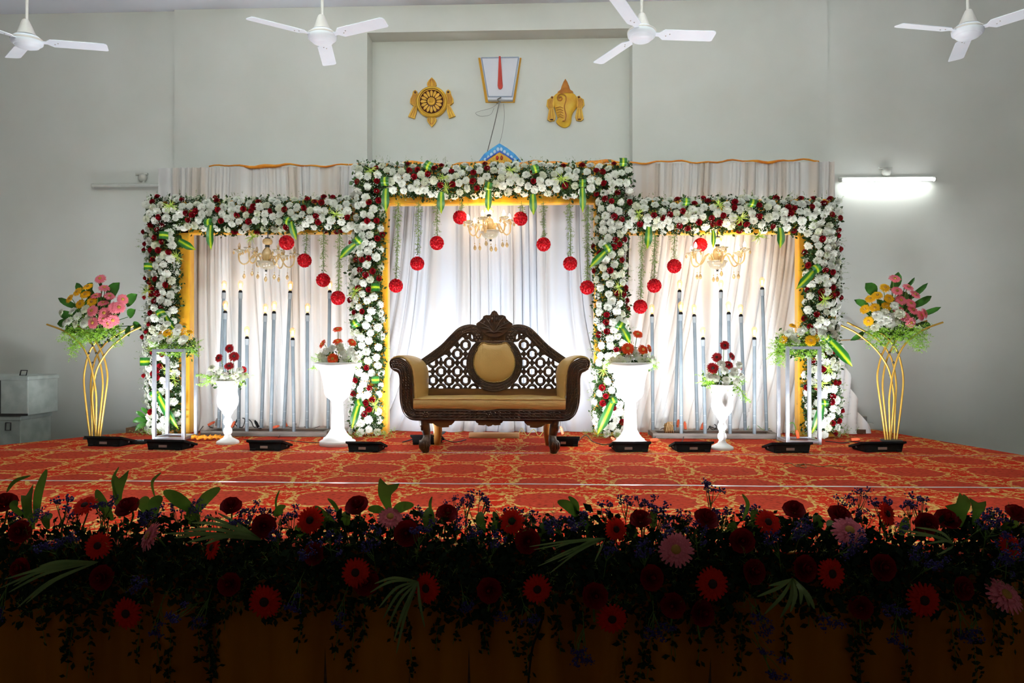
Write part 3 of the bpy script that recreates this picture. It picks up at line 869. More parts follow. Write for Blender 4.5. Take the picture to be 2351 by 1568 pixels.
def stripe_leaf_mesh():
    mb = MB(); L = 0.28; n = 9; vs_ = []
    for i in range(n + 1):
        t = i / n
        w = 0.043 * (math.sin(PI * min(1.0, 0.16 + t * 0.62)) ** 0.7) * (1 - max(0, t - 0.72) / 0.28 * 0.96)
        y = -0.030 * math.sin(PI * t)
        for s in (-1, -0.5, 0, 0.5, 1):
            vs_.append((w * s, y + 0.010 * (1 - abs(s)), -L * t))
    mb.add(vs_, [(i * 5 + k, i * 5 + k + 1, (i + 1) * 5 + k + 1, (i + 1) * 5 + k) for i in range(n) for k in range(4)], None, 0, True)
    return mb.mesh('striped_leaf', M_stripe)
LEAF = stripe_leaf_mesh()
def stripe_loop_mesh():
    mb = MB(); n = 8; vs_ = []
    for i in range(n + 1):
        t = PI * (i / n - 0.5) * 1.15
        for s in (-1, -0.5, 0, 0.5, 1):
            vs_.append((0.042 * s, -0.055 * math.cos(t), 0.046 * math.sin(t)))
    mb.add(vs_, [(i * 5 + k, i * 5 + k + 1, (i + 1) * 5 + k + 1, (i + 1) * 5 + k) for i in range(n) for k in range(4)], None, 0, True)
    return mb.mesh('leaf_loop', M_stripe)
LOOP = stripe_loop_mesh()
def spider_mesh(seed):
    rnd = random.Random(seed); mb = MB()
    for i in range(16):
        a = rnd.uniform(0, 2 * PI); l = rnd.uniform(0.06, 0.10); up = rnd.uniform(0.02, 0.06)
        ca, sa = math.cos(a), math.sin(a)
        vs_ = []
        for k in range(5):
            t = k / 4
            r = l * t; z = up * math.sin(PI * t * 0.7) - 0.02 * t * t
            w = 0.0055 * (1 - t * 0.85)
            vs_ += [(r * ca - w * sa, r * sa + w * ca, z), (r * ca + w * sa, r * sa - w * ca, z)]
        mb.add(vs_, [(2 * k, 2 * k + 1, 2 * k + 3, 2 * k + 2) for k in range(4)], None, 0, True)
    return mb.mesh('spider_plant_tuft', M_spider)
SPID = [spider_mesh(s) for s in (1, 2)]

def needles(mb, p, d, l, n, rnd, spread=0.5, w=0.0016):
    """a feathery sprig: thin needles around a short axis"""
    d = Vector(d).normalized()
    a = d.orthogonal().normalized(); b_ = d.cross(a)
    p = Vector(p)
    for _ in range(n):
        t = rnd.random()
        q = p + d * (l * t)
        th = rnd.uniform(0, 6.28)
        e = (d * rnd.uniform(0.3, 1.0) + (a * math.cos(th) + b_ * math.sin(th)) * rnd.uniform(0.4, 1.0)).normalized() * (l * spread * rnd.uniform(0.5, 1.0) * (1 - 0.5 * t))
        s = e.cross(Vector((rnd.uniform(-1, 1), rnd.uniform(-1, 1), rnd.uniform(-1, 1))))
        s = s.normalized() * w if s.length > 1e-6 else a * w
        mb.add([q - s, q + s, q + e], [(0, 1, 2)])

def leaflets(mb, p, n, size, rad, rnd, mi=0):
    for _ in range(n):
        q = Vector(p) + Vector((rnd.gauss(0, rad), rnd.gauss(0, rad * 0.4), rnd.gauss(0, rad)))
        d = Vector((rnd.uniform(-1, 1), rnd.uniform(-0.8, 0.2), rnd.uniform(-1, 1))).normalized() * size * rnd.uniform(0.6, 1.2)
        s = d.cross(Vector((rnd.uniform(-.4, .4), -1, rnd.uniform(-.4, .4)))).normalized() * (d.length * 0.28)
        mb.add([q, q + d * 0.5 + s, q + d, q + d * 0.5 - s], [(0, 1, 2, 3)], None, mi, True)

def asparagus(mb, p0, p1, width, rnd, step=0.010, mi=0):
    """hanging asparagus fern strand with side fronds"""
    p0, p1 = Vector(p0), Vector(p1)
    L = (p1 - p0).length
    k = max(4, int(L / 0.05))
    pts = [p0 + (p1 - p0) * (i / k) + Vector((0.008 * math.sin(i * 1.1 + p0.x * 9), 0.006 * math.cos(i * 1.7), 0)) for i in range(k + 1)]
    mb.tube(pts, 0.0022, 4, mi)
    n = int(L / step)
    for i in range(n):
        t = (i + 0.5) / n
        q = p0 + (p1 - p0) * t
        s = 1 if i % 2 else -1
        wl = width * (0.5 + 0.5 * math.sin(t * 9 + p0.x * 5) ** 2) * (1 - 0.4 * t)
        d = Vector((s * rnd.uniform(0.4, 1.0), rnd.uniform(-0.6, 0.6), rnd.uniform(-1.2, 0.3)))
        needles(mb, q, d, wl * 1.25, 11, rnd, 0.55, 0.0030)

# ------------------------------------------------------------------ the flower arches
YFRONT = 7.74
class Region:
    def __init__(self, rects):
        self.rects = rects          # (x0, x1, y0, y1, 'v' | 'h')
    def sample(self, rnd):
        tot = [abs((r[1] - r[0]) * (r[3] - r[2])) for r in self.rects]
        r = rnd.choices(self.rects, tot)[0]
        return rnd.uniform(r[0], r[1]), rnd.uniform(r[2], r[3]), r
def frame_point(x, y, r):
    wob = 3.0 * math.sin(y * 0.021 + r[0]) if r[4] == 'v' else 2.5 * math.sin(x * 0.019 + r[2])
    if r[4] == 'v':
        s = (x - (r[0] + r[1]) / 2) / ((r[1] - r[0]) / 2)
        nrm = Vector((math.copysign(abs(s) ** 2.2, s) * 1.3, -1.0, 0.0)); x += wob
    else:
        s = -(y - (r[2] + r[3]) / 2) / ((r[3] - r[2]) / 2)
        nrm = Vector((0.0, -1.0, math.copysign(abs(s) ** 2.2, s) * 1.3)); y += wob
    Y = YFRONT - 0.06 + 0.16 * abs(s) ** 3
    p = at(x, y, Y); p.z = max(p.z, 0.05)
    return p, nrm.normalized()

def flower_frame(label, rects, posts, leaves, loops, tufts, mum_gap, seed, foot=(), dark_leaves=(), group='flower arches of the stage backdrop'):
    rnd = random.Random(seed)
    reg = Region(rects)
    base = at((rects[0][0] + rects[0][1]) / 2, 1000, YFRONT + 0.15); base.z = 0
    T = thing('flower_arch', label, 'flower arch', base, 0, group)
    # cloth wrapped posts and beams
    for (x0, x1, y0, y1) in posts:
        a, c = at(x0, y0, 7.92), at(x1, y1, 7.92)
        z0 = 0.0 if y1 > 990 else c.z
        m_ = MB(); nn = 24
        vertical = (a.z - z0) > (c.x - a.x)
        m_.box(((a.x + c.x) / 2, 7.92, (a.z + z0) / 2), (c.x - a.x, 0.12, a.z - z0))
        o = m_.build('cloth_post' if vertical else 'cloth_beam', M_yellow, T, -base)
        bevel(o, 0.015)
        o['label'] = 'mustard yellow satin wrapped round the frame'
    # flowers
    pts = []
    def far_enough(p, gap):
        for q, g in pts:
            if (q - p).length_squared < (0.5 * (gap + g)) ** 2: return False
        return True
    reserved = [at(x, y, YFRONT) for x, y in [(l[0], l[1]) for l in loops] + [(t[0], t[1]) for t in tufts]]
    for q in reserved: pts.append((Vector((q.x, 0, q.z)), 0.07))
    n_m = n_r = 0
    for attempt in range(14000):
        x, y, r = reg.sample(rnd)
        p, nrm = frame_point(x, y, r)
        rose = rnd.random() < 0.19
        gap = (mum_gap * 0.86 if rose else mum_gap) * rnd.uniform(0.88, 1.06)
        flat = Vector((p.x, 0, p.z))
        if not far_enough(flat, gap): continue
        pts.append((flat, gap))
        nrm = (nrm + Vector((rnd.gauss(0, .22), 0, rnd.gauss(0, .22) - 0.05))).normalized()
        if rose:
            put('rose', ROSES[rnd.randrange(3)], T, p - base + nrm * 0.02, face_quat(nrm, rnd.uniform(0, 6.28)), None, rnd.uniform(0.030, 0.037)); n_r += 1
        else:
            me = MUMS[rnd.choices((0, 1, 2, 3), (4, 4, 4, 2))[0]]
            put('chrysanthemum', me, T, p - base, face_quat(nrm, rnd.uniform(0, 6.28)), None, rnd.uniform(0.044, 0.055)); n_m += 1
    # leaves
    def orient(x0, y0, x1, y1, Y0, lean):
        a, c = at(x0, y0, Y0), at(x1, y1, Y0 - lean)
        d = (c - a); L = d.length; zx = -d.normalized()
        yx = Vector((0, 1, 0)); yx = (yx - zx * yx.dot(zx)).normalized(); xx = yx.cross(zx)
        R = Matrix((xx, yx, zx)).transposed().to_quaternion()
        return a, L, R
    for (x0, y0, x1, y1, *w) in leaves:
        a, L, R = orient(x0, y0, x1, y1, YFRONT - 0.13, 0.05)
        ww = w[0] if w else 1.0
        put('striped_leaf', LEAF, T, a - base, R, None, (ww, 1.0, L / 0.28))
    for (x, y, roll) in loops:
        a = at(x, y, YFRONT - 0.09)
        put('leaf_loop', LOOP, T, a - base, Matrix.Rotation(math.radians(roll), 3, 'Y').to_quaternion(), None, rnd.uniform(0.9, 1.1))
    for (x, y) in tufts:
        a = at(x, y, YFRONT - 0.10)
        put('spider_plant_tuft', SPID[rnd.randrange(2)], T, a - base, face_quat((rnd.uniform(-.3, .3), -1, rnd.uniform(-.5, .2)), rnd.uniform(0, 6.28)), None, rnd.uniform(0.85, 1.15))
    # foliage, baby's breath
    area = sum((r[1] - r[0]) * (r[3] - r[2]) for r in rects)
    fo = MB(); gy = MB(); fe = MB()
    for _ in range(int(area / 36)):
        x, y, r = reg.sample(rnd)
        p, nrm = frame_point(x, y, r)
        p.y += 0.055
        p.z = max(p.z, 0.10); leaflets(fo, p, 5, 0.05, 0.022, rnd)
    for _ in range(int(area / 420)):
        x, y, r = reg.sample(rnd)
        p, nrm = frame_point(x, y, r)
        for _k in range(15):
            q = p + nrm * rnd.uniform(-0.01, 0.05) + Vector((rnd.gauss(0, .026), rnd.uniform(-.01, .02), rnd.gauss(0, .026)))
            gy.octa(q, rnd.uniform(0.0030, 0.0055))
    for _ in range(int(area / 300)):
        x, y, r = reg.sample(rnd)
        p, nrm = frame_point(x, y, r)
        needles(fe, p, nrm + Vector((rnd.gauss(0, .6), 0, rnd.gauss(0, .6))), 0.07, 9, rnd, 0.6, 0.002)
    for r in rects:             # feathery sprigs along the edges
        x0, x1, y0, y1, ax = r
        per = int(((y1 - y0) if ax == 'v' else (x1 - x0)) / 9)
        for k in range(per):
            for sgn in (-1, 1):
                if ax == 'v':
                    x = x0 if sgn < 0 else x1; y = rnd.uniform(y0, y1); d = Vector((sgn, -0.3, rnd.uniform(-.8, .5)))
                else:
                    y = y0 if sgn < 0 else y1; x = rnd.uniform(x0, x1); d = Vector((rnd.uniform(-.8, .8), -0.3, -sgn))
                if rnd.random() < 0.6:
                    p, nrm = frame_point(x, y, r)
                    needles(fe, p, d, rnd.uniform(0.05, 0.11), 10, rnd, 0.5, 0.002)
    for (fx, fy) in foot:           # loose fern at the foot of the posts
        for _ in range(26):
            q = on_floor(fx + rnd.gauss(0, 16), fy + rnd.uniform(-4, 6)); q.z = rnd.uniform(0.02, 0.05)
            needles(fe, q, (rnd.uniform(-1, 1), rnd.uniform(-1, 0.2), rnd.uniform(0.1, 0.8)), rnd.uniform(0.06, 0.12), 12, rnd, 0.5, 0.0024)
    for (x0, y0, x1, y1, w) in dark_leaves:
        a, e = at(x0, y0, YFRONT + 0.05), at(x1, y1, YFRONT - 0.04)
        L = e - a; pr = L.cross(Vector((0.1, 1, 0.2))).normalized() * w
        mm = MB(); vs_ = []
        for i in range(6):
            t = i / 5; ww = math.sin(PI * (0.10 + 0.84 * t)) ** 0.8 if t < 0.95 else 0.05
            c_ = a + L * t + Vector((0, -0.03 * math.sin(PI * t), 0.02 * math.sin(PI * t)))
            vs_ += [c_ - pr * ww - base, c_ + Vector((0, 0.012, 0)) - base, c_ + pr * ww - base]
        mm.add(vs_, [(i * 3 + q, i * 3 + q + 1, i * 3 + q + 4, i * 3 + q + 3) for i in range(5) for q in range(2)], None, 0, True)
        mm.build('dark_leaf', M_leaf, T)
    fo.build('foliage', M_fol, T, -base, None, 'stuff')
    gy.build('baby_breath', M_gyp, T, -base, None, 'stuff')
    fe.build('fern_needles', M_fern, T, -base, None, 'stuff')
    print('frame', label, 'mums', n_m, 'roses', n_r)
    return T

flower_frame('left flower arch of white chrysanthemums and dark roses with yellow cloth post',
    [(334, 408, 520, 1000, 'v'), (336, 806, 456, 530, 'h')],
    [(346, 441, 470, 1000), (346, 814, 462, 537)],
    [(409, 551, 450, 574), (484, 512, 485, 574), (668, 508, 681, 551, 0.9), (380, 726, 404, 760), (362, 905, 410, 985, 1.1)],
    [(376, 541, 90), (482, 512, 0), (662, 508, 20), (340, 612, 90), (370, 720, 60), (333, 830, 90), (358, 906, 50)],
    [(392, 472), (408, 588), (580, 545), (772, 492), (338, 668), (386, 850), (402, 870)],
    0.073, 11, [(345, 1000)], [(338, 962, 312, 944, .03), (338, 966, 304, 968, .035), (340, 972, 310, 990, .03), (345, 955, 325, 935, .03)])
flower_frame('tall middle flower arch of white chrysanthemums and dark roses above the sofa',
    [(808, 876, 452, 1004, 'v'), (1368, 1438, 452, 1006, 'v'), (812, 1446, 378, 450, 'h')],
    [(818, 893, 388, 1000), (1363, 1430, 388, 1000), (818, 1436, 384, 468)],
    [(886, 432, 886, 487, 1.05), (1013, 440, 1013, 491), (1122, 436, 1121, 487, 0.9), (1223, 445, 1225, 494), (1337, 430, 1338, 488, 0.9),
     (815, 560, 780, 594), (824, 925, 808, 985), (1392, 576, 1354, 614), (1425, 748, 1447, 790), (1407, 920, 1371, 998, 1.2)],
    [(885, 416, 0), (985, 381, 30), (1122, 428, 10), (1228, 388, -20), (1337, 420, 0), (1430, 372, 0), (822, 552, -40), (862, 660, 90), (816, 742, -30), (826, 925, -20), (1394, 570, -30), (1424, 748, 30), (1408, 920, -20), (862, 872, 90)],
    [(852, 392), (1018, 408), (1172, 390), (1290, 410), (1420, 660), (815, 670), (862, 930), (1385, 850), (1026, 432)],
    0.0765, 22, [(884, 1006), (815, 1008), (1372, 1006), (1430, 1010)])
flower_frame('right flower arch of white chrysanthemums and dark roses beside the trailing drape',
    [(1848, 1926, 520, 1000, 'v'), (1440, 1928, 456, 530, 'h')],
    [(1828, 1915, 470, 1000), (1434, 1915, 462, 537)],
    [(1490, 520, 1486, 572), (1637, 528, 1637, 570, 0.6), (1791, 522, 1791, 570), (1868, 622, 1828, 664, 1.1), (1898, 775, 1957, 842, 1.25), (1888, 925, 1864, 995, 1.1)],
    [(1574, 463, 0), (1726, 466, 15), (1872, 618, -30), (1896, 776, 40), (1890, 925, 0)],
    [(1466, 490), (1740, 542), (1892, 686), (1650, 470), (1900, 848), (1884, 880), (1700, 500)],
    0.073, 33, [(1850, 1004), (1925, 1002)])
# ------------------------------------------------------------------ carved sofa
YSF, YSB = 6.58, 7.08
X0 = -0.462
sofa = thing('wedding_sofa', 'carved dark wood sofa with tan leather seat and round back cushion', 'sofa', (X0, 0, 0))
def sf(px, py, Y=YSF):
    q = at(px, py, Y); return (q.x - X0, q.z)
def mirror(pts): return [(-x, z) for x, z in pts]
# front frame: arm fronts and seat rail, one continuous carved board
inner = [(920, 824), (934, 832), (942, 846), (945.5, 870), (947, 906), (948.5, 928), (952, 938)]
outer = [(956, 966), (941, 963), (927, 950), (920, 931), (917, 906), (917, 870), (913, 856), (905, 851.5), (897, 845), (894, 834), (896, 827), (903, 822.5), (912, 821)]
inn = [sf(*p) for p in inner]; outr = [sf(*p) for p in outer]
left = spline([Vector(p) for p in outr] + [Vector(inn[0])], 3)[:-1]
left = [(p.x, p.y) for p in left] + [(p.x, p.y) for p in spline([Vector(p) for p in inn], 3)]
# polygon: left arm outer (from rail bottom upward) -> inner down -> mirror
poly_ = left + [(-x, z) for x, z in left[::-1]]
m_ = MB(); m_.prism(poly_, YSF, YSF + 0.07)
o = m_.build('front_frame', M_wood, sofa); bevel(o, 0.008, 2)
fr = o
# raised double rib and leaf beads following the arm fronts and the rail
def midline(t):
    a = [Vector(p) for p in [outr[9], outr[7], outr[6], outr[5], outr[4], outr[3], outr[2], outr[1], outr[0]]]
    return a
cl = [(901, 836), (912, 836), (925, 843), (931, 857), (932, 880), (932, 906), (934, 930), (940, 945), (952, 952)]
line = spline([Vector(sf(*p)) for p in cl], 8)
line += [Vector((line[-1].x + (0 - line[-1].x) * i / 30, line[-1].y)) for i in range(1, 31)]
cv = MB()
for s in (1, -1):
    P = [Vector((s * p.x, p.y)) for p in line]
    for off in (-0.042, -0.013, 0.013, 0.042):
        path = []
        for i, p in enumerate(P):
            d = (P[min(i + 1, len(P) - 1)] - P[max(i - 1, 0)]).normalized()
            nrm = Vector((-d.y, d.x))
            q = p + nrm * off
            path.append((q.x, YSF - 0.004, q.y))
        cv.tube(path, 0.006, 5)
    for off in (-0.028, 0.0, 0.028):
        k = 0
        for i in range(2, len(P) - 1, 2):
            p = P[i]
            d = (P[i + 1] - P[i - 1]).normalized(); nrm = Vector((-d.y, d.x)); q = p + nrm * off
            a = math.atan2(d.y, d.x) + 0.35 * s
            M = Matrix.Translation((q.x, YSF - 0.002, q.y)) @ Matrix.Rotation(-a, 4, 'Y')
            cv.ball((0, 0, 0), 0.012, 6, 4, (1.7, 0.6, 0.62), M=M)
cv.build('leaf_carving', M_wood, fr, None, None, 'stuff')
def rosette(mb, x, y, z, r, petals=6):
    for i in range(petals):
        a = 2 * PI * i / petals
        mb.ball((x + r * 0.58 * math.cos(a), y, z + r * 0.58 * math.sin(a)), r * 0.36, 7, 4, (1, 0.5, 1))
    mb.ball((x, y - r * 0.1, z), r * 0.28, 7, 4, (1, 0.7, 1))
_r = MB(); rosette(_r, 0, 0, 0, 1.0); ROS = _r.mesh('rosette', M_wood)
for s in (-1, 1):
    x, z = sf(907, 836); put('rosette', ROS, fr, (s * x, YSF - 0.004, z), None, None, 0.040)
    x, z = sf(978, 952); put('rosette', ROS, fr, (s * x, YSF - 0.008, z), None, None, 0.036)
put('rosette', ROS, fr, (0, YSF - 0.008, sf(1121, 952)[1]), None, None, 0.036)
# carved aprons below the rail
ap_l = [(975, 965), (1044, 965), (1042, 970), (1036, 976), (1030, 977), (1030, 981), (1014, 982), (1003, 979), (994, 973), (980, 972)]
m_ = MB(); m_.prism([sf(*p) for p in ap_l], YSF + 0.01, YSF + 0.045); m_.build('apron', M_plainwood, sofa)
m_ = MB(); m_.prism(mirror([sf(*p) for p in ap_l]), YSF + 0.01, YSF + 0.045); m_.build('apron', M_plainwood, sofa)
half = [(1090, 965), (1093, 970), (1098, 973), (1097, 976), (1110, 977), (1115, 975.5), (1118, 978), (1121, 979.5)]
hp = [sf(*p) for p in half]
m_ = MB(); m_.prism(hp + mirror(hp)[::-1][1:], YSF + 0.01, YSF + 0.045); m_.build('apron', M_plainwood, sofa)
# cabriole front legs
def leg_pts(px):
    return [(sf(px[0], px[1])[0], sf(px[0], px[1])[1]) for px in px]
path = [(971, 964, .050), (973, 976, .050), (976, 990, .043), (978, 1002, .037), (978, 1011, .043), (975, 1019, .057), (974, 1026, .054), (976, 1034, .040), (977, 1041, .030)]
lp = []
for s in (1, -1):
    P = []; R_ = []
    for px, py, r in path:
        x, z = sf(px, py); P.append(Vector((s * x, YSF + 0.05 - (0.03 if py > 1010 else 0), max(0.0, z)))); R_.append(r)
    PP = spline([Vector((p.x, p.y, p.z, r)) for p, r in zip(P, R_)], 4)
    m_ = MB(); m_.tube([(p[0], p[1], p[2]) for p in PP], [p[3] for p in PP], 12)
    o = m_.build('leg', M_wood, sofa)
    t_ = MB()
    for k in range(5):
        a = -PI / 2 + (k - 2) * 0.45
        x, z = sf(974, 1022)
        c_ = (s * x + 0.05 * math.cos(a), YSF + 0.02 + 0.05 * math.sin(a), z)
        t_.ball(c_, 0.02, 6, 5, (0.6, 0.6, 1.9))
    sc = sf(968, 981)
    t_.ball((s * sc[0], YSF + 0.02, sc[1]), 0.022, 8, 5, (0.8, 0.8, 1.7))
    t_.build('claw_carving', M_wood, o, None, None, 'stuff')
    # pale rear leg
    m_ = MB()
    PR = [(s * -0.60, YSB, 0.30, .05), (s * -0.575, YSB, 0.20, .048), (s * -0.575, YSB + 0.02, 0.10, .042), (s * -0.585, YSB + 0.03, 0.0, .034)]
    PR = spline([Vector(p) for p in PR], 3)
    m_.tube([(p[0], p[1], p[2]) for p in PR], [p[3] for p in PR], 8)
    o = m_.build('rear_leg', M_rawwood, sofa)
    o['label'] = 'pale unfinished wood rear leg'
# seat box, cushion
zr0, zr1 = sf(1121, 965)[1], sf(1121, 940)[1]
m_ = MB(); m_.box((0, (YSF + 0.07 + YSB) / 2, (zr0 + zr1) / 2), (1.50, YSB - YSF - 0.07, zr1 - zr0)); m_.build('seat_base', M_plainwood, sofa)
m_ = MB(); m_.bar((0.78, YSB - 0.1, 0.42), (0.66, YSB - 0.05, 0.26), 0.05, 0.03); m_.build('brace', M_rawwood, sofa)
def cushion_box(x0, x1, y0, y1, z0, z1, nx=28, ny=10, nz=5, puff=0.02, seed=1):
    mb = MB()
    def pt(u, v, w):
        x = x0 + (x1 - x0) * u; y = y0 + (y1 - y0) * v; z = z0 + (z1 - z0) * w
        b_ = math.sin(PI * min(max(u, 0), 1)) ** 0.3
        z += puff * (w - 0.2) * math.sin(PI * v) ** 0.5 * b_
        y += -puff * 0.8 * math.sin(PI * w) * (1 if v < 0.01 else 0)
        nzv = mnoise.noise(Vector((x * 4, y * 5, z * 6 + seed)))
        return (x, y + 0.008 * nzv * (v < 0.3), z + 0.007 * nzv)
    def grid(f, a, b_):
        vs_ = [f(i / a, j / b_) for j in range(b_ + 1) for i in range(a + 1)]
        mb.add(vs_, [(j * (a + 1) + i, j * (a + 1) + i + 1, (j + 1) * (a + 1) + i + 1, (j + 1) * (a + 1) + i) for j in range(b_) for i in range(a)], None, 0, True)
    grid(lambda u, v: pt(u, v, 1), nx, ny)
    grid(lambda u, v: pt(u, 0, v), nx, nz)
    grid(lambda u, v: pt(1 - u, 1, v), nx, nz)
    grid(lambda u, v: pt(0, 1 - u, v), ny, nz)
    grid(lambda u, v: pt(1, u, v), ny, nz)
    return mb
xs0, xs1 = sf(949, 930)[0], -sf(949, 930)[0]
zc0, zc1 = sf(1121, 941)[1], sf(1121, 917)[1]
m_ = cushion_box(xs0, xs1, YSF + 0.004, YSB - 0.03, zc0, zc1)
cu = m_.build('seat_cushion', M_leather, sofa)
m_ = MB(); m_.tube([(xs0 + (xs1 - xs0) * i / 30, YSF + 0.0, zc1 + 0.002 * math.sin(i * 2.1)) for i in range(31)], 0.006, 6); m_.build('cushion_piping', M_leather, cu)
# rolled leather arms swept from the front board to the back
def arm(s):
    prof_px = [(897, 846), (895, 832), (899, 824), (908, 819.5), (920, 820), (932, 827), (941, 840), (946, 858), (948, 885), (950, 920), (951, 935)]
    prof = [Vector(sf(*p)) for p in prof_px]
    prof = spline(prof, 4)
    k = 12; vs_ = []; n_ = len(prof)
    for j in range(k + 1):
        t = j / k
        y = YSF + 0.05 + (YSB - YSF - 0.04) * t
        for i, p in enumerate(prof):
            u = i / (n_ - 1)
            inward = 0.075 * math.sin(PI * min(1, t * 0.75)) * max(0, math.sin(PI * max(0, u - 0.25) / 0.75)) + 0.05 * t * max(0, u - 0.3)
            drop = -0.015 * t
            wr = 0.004 * math.sin(i * 2.4 + j) * (t < 0.25)
            vs_.append((s * (p.x + inward + wr), y, p.y + drop + 0.012 * math.sin(PI * t) * (1 - u)))
    mb = MB()
    mb.add(vs_, [(j * n_ + i, j * n_ + i + 1, (j + 1) * n_ + i + 1, (j + 1) * n_ + i) for j in range(k) for i in range(n_ - 1)], None, 0, True)
    # outer wooden side panel
    o = mb.build('arm_pad', M_leather, sofa)
    md = o.modifiers.new('solid', 'SOLIDIFY'); md.thickness = 0.02; md.offset = 0
    q = MB()
    op = [Vector(sf(*p)) for p in [(897, 846), (905, 851.5), (913, 856), (917, 870), (917, 906), (920, 931), (927, 950), (941, 963)]]
    op = spline(op, 3); n2 = len(op); vs2 = []
    for j in range(2):
        y = YSF + 0.06 + (YSB - YSF - 0.06) * j
        vs2 += [(s * p.x, y, p.y) for p in op]
    q.add(vs2, [(i, i + 1, n2 + i + 1, n2 + i) for i in range(n2 - 1)], None, 0, True)
    o2 = q.build('side_panel', M_plainwood, sofa)
    md = o2.modifiers.new('solid', 'SOLIDIFY'); md.thickness = 0.02; md.offset = 0
arm(1); arm(-1)
# back: carved top rail with scrolls
def sb(px, py, Y=YSB):
    q = at(px, py, Y); return (q.x - X0 - BX, q.z)
BX = 0.0
BX = at(1135.5, 800, YSB).x - X0

def bk(mb, name, m, parent=None, kind=None):
    return mb.build(name, m, parent or sofa, None if parent else (BX, 0, 0), None, kind)
top_out = [(966, 826), (979, 817), (992, 808), (1013.4, 791.5), (1032, 772.6), (1048.8, 756), (1063, 748), (1079.5, 744.8), (1093.7, 747), (1104, 755), (1109, 766), (1109, 778), (1103, 787), (1095, 788), (1087, 782), (1086, 772), (1080, 766), (1067, 769), (1056, 779), (1043, 793), (1025, 811), (1006, 824), (985, 836), (976, 840)]
tp = [Vector(sb(*p)) for p in top_out]
tp = [(p.x, p.y) for p in spline(tp, 3)]
for s in (1, -1):
    m_ = MB(); m_.prism([(s * x, z) for x, z in tp], YSB - 0.03, YSB + 0.045)
    o = bk(m_, 'top_rail', M_wood); bevel(o, 0.008)
    rib = [(974, 830), (992, 820), (1014, 803), (1034, 784), (1051, 767), (1065, 758), (1079, 755), (1091, 758), (1099, 767)]
    P = spline([Vector(sb(*p)) for p in rib], 6)
    cv = MB()
    for off in (-0.030, 0.0, 0.030):
        path = []
        for i, p in enumerate(P):
            d = (P[min(i + 1, len(P) - 1)] - P[max(i - 1, 0)]).normalized(); nr_ = Vector((-d.y, d.x)); q = p + nr_ * off
            path.append((s * q.x, YSB - 0.034, q.y))
        cv.tube(path, 0.006, 5)
    for off in (-0.016, 0.016):
        for i in range(1, len(P) - 1):
            if i % 2: continue
            d = (P[i + 1] - P[i - 1]).normalized(); nr_ = Vector((-d.y, d.x)); q = P[i] + nr_ * off
            a = math.atan2(d.y, d.x) + 0.5
            M = Matrix.Translation((s * q.x, YSB - 0.033, q.y)) @ Matrix.Rotation(-a * s, 4, 'Y')
            cv.ball((0, 0, 0), 0.014, 6, 4, (1.6, 0.6, 0.6), M=M)
    cv.build('leaf_carving', M_wood, o, None, None, 'stuff')
    x, z = sb(1098, 776)
    put('rosette', ROS, o, (s * x, YSB - 0.036, z), None, None, 0.050)
# crest
cr_px = [(1135.5, 713), (1130, 716), (1126, 724), (1117, 723.5), (1110.5, 726), (1109, 731), (1103, 737), (1095, 742.5), (1094, 746), (1100, 752), (1108, 762), (1118, 770), (1128, 774), (1135.5, 775)]
cp = [sb(*p) for p in cr_px]
m_ = MB(); m_.prism(cp + mirror(cp)[::-1][1:-1], YSB - 0.045, YSB + 0.04)
crest = bk(m_, 'crest', M_wood); bevel(crest, 0.010)
cv = MB()
fx, fz = sb(1135.5, 764)
for (px, py) in ((1135.5, 718), (1113, 727), (1101, 740), (1106, 752), (1116, 764)):
    for s in ((1,) if px > 1135 else (1, -1)):
        x, z = sb(px, py)
        cv.tube(spline([(s * fx, YSB - 0.050, fz), (s * (fx + x) / 2, YSB - 0.058, (fz + z) / 2 + 0.015), (s * x, YSB - 0.046, z)], 4), [0.009, .009, .009, .009, .008, .007, .006, .005, .004], 5)
for s in (-1, 1):
    for (px, py, r) in ((1131, 734, .022), (1124, 737, .018), (1113, 742, .018), (1124, 751, .016), (1131, 726, .014)):
        x, z = sb(px, py); cv.ball((s * x, YSB - 0.046, z), r, 7, 4, (0.8, 0.5, 1.3))
cv.build('leaf_carving', M_wood, crest, None, None, 'stuff')
m_ = MB(); bp4 = [sb(*p) for p in ((1104, 756), (1120, 764), (1135.5, 766), (1135.5, 793), (1100, 793))]
m_.prism(bp4[:3] + mirror(bp4[:2])[::-1] + mirror(bp4[4:]) + bp4[4:], YSB - 0.005, YSB + 0.035); bk(m_, 'crest_backing', M_wood)
# fluted panel between the scrolls
fl_px = [(1110, 768), (1118, 772.5), (1135.5, 776), (1135.5, 790), (1118, 788), (1108, 786)]
fl = [sb(*p) for p in fl_px]
m_ = MB(); m_.prism(fl[:3] + mirror(fl[:2])[::-1] + mirror(fl[4:])[::-1] + fl[3:], YSB - 0.02, YSB + 0.03); flp = bk(m_, 'fluted_panel', M_plainwood)
for i in range(-9, 10):
    x = i * 0.0125
    z0_, z1_ = sb(1135.5, 787)[1], sb(1135.5, 777)[1] + 0.00022 / 0.0125 * abs(i)
    g_ = MB(); g_.tube([(x, YSB - 0.021, z0_), (x, YSB - 0.021, z1_)], 0.0045, 5)
    g_.build('flute', M_plainwood, flp)
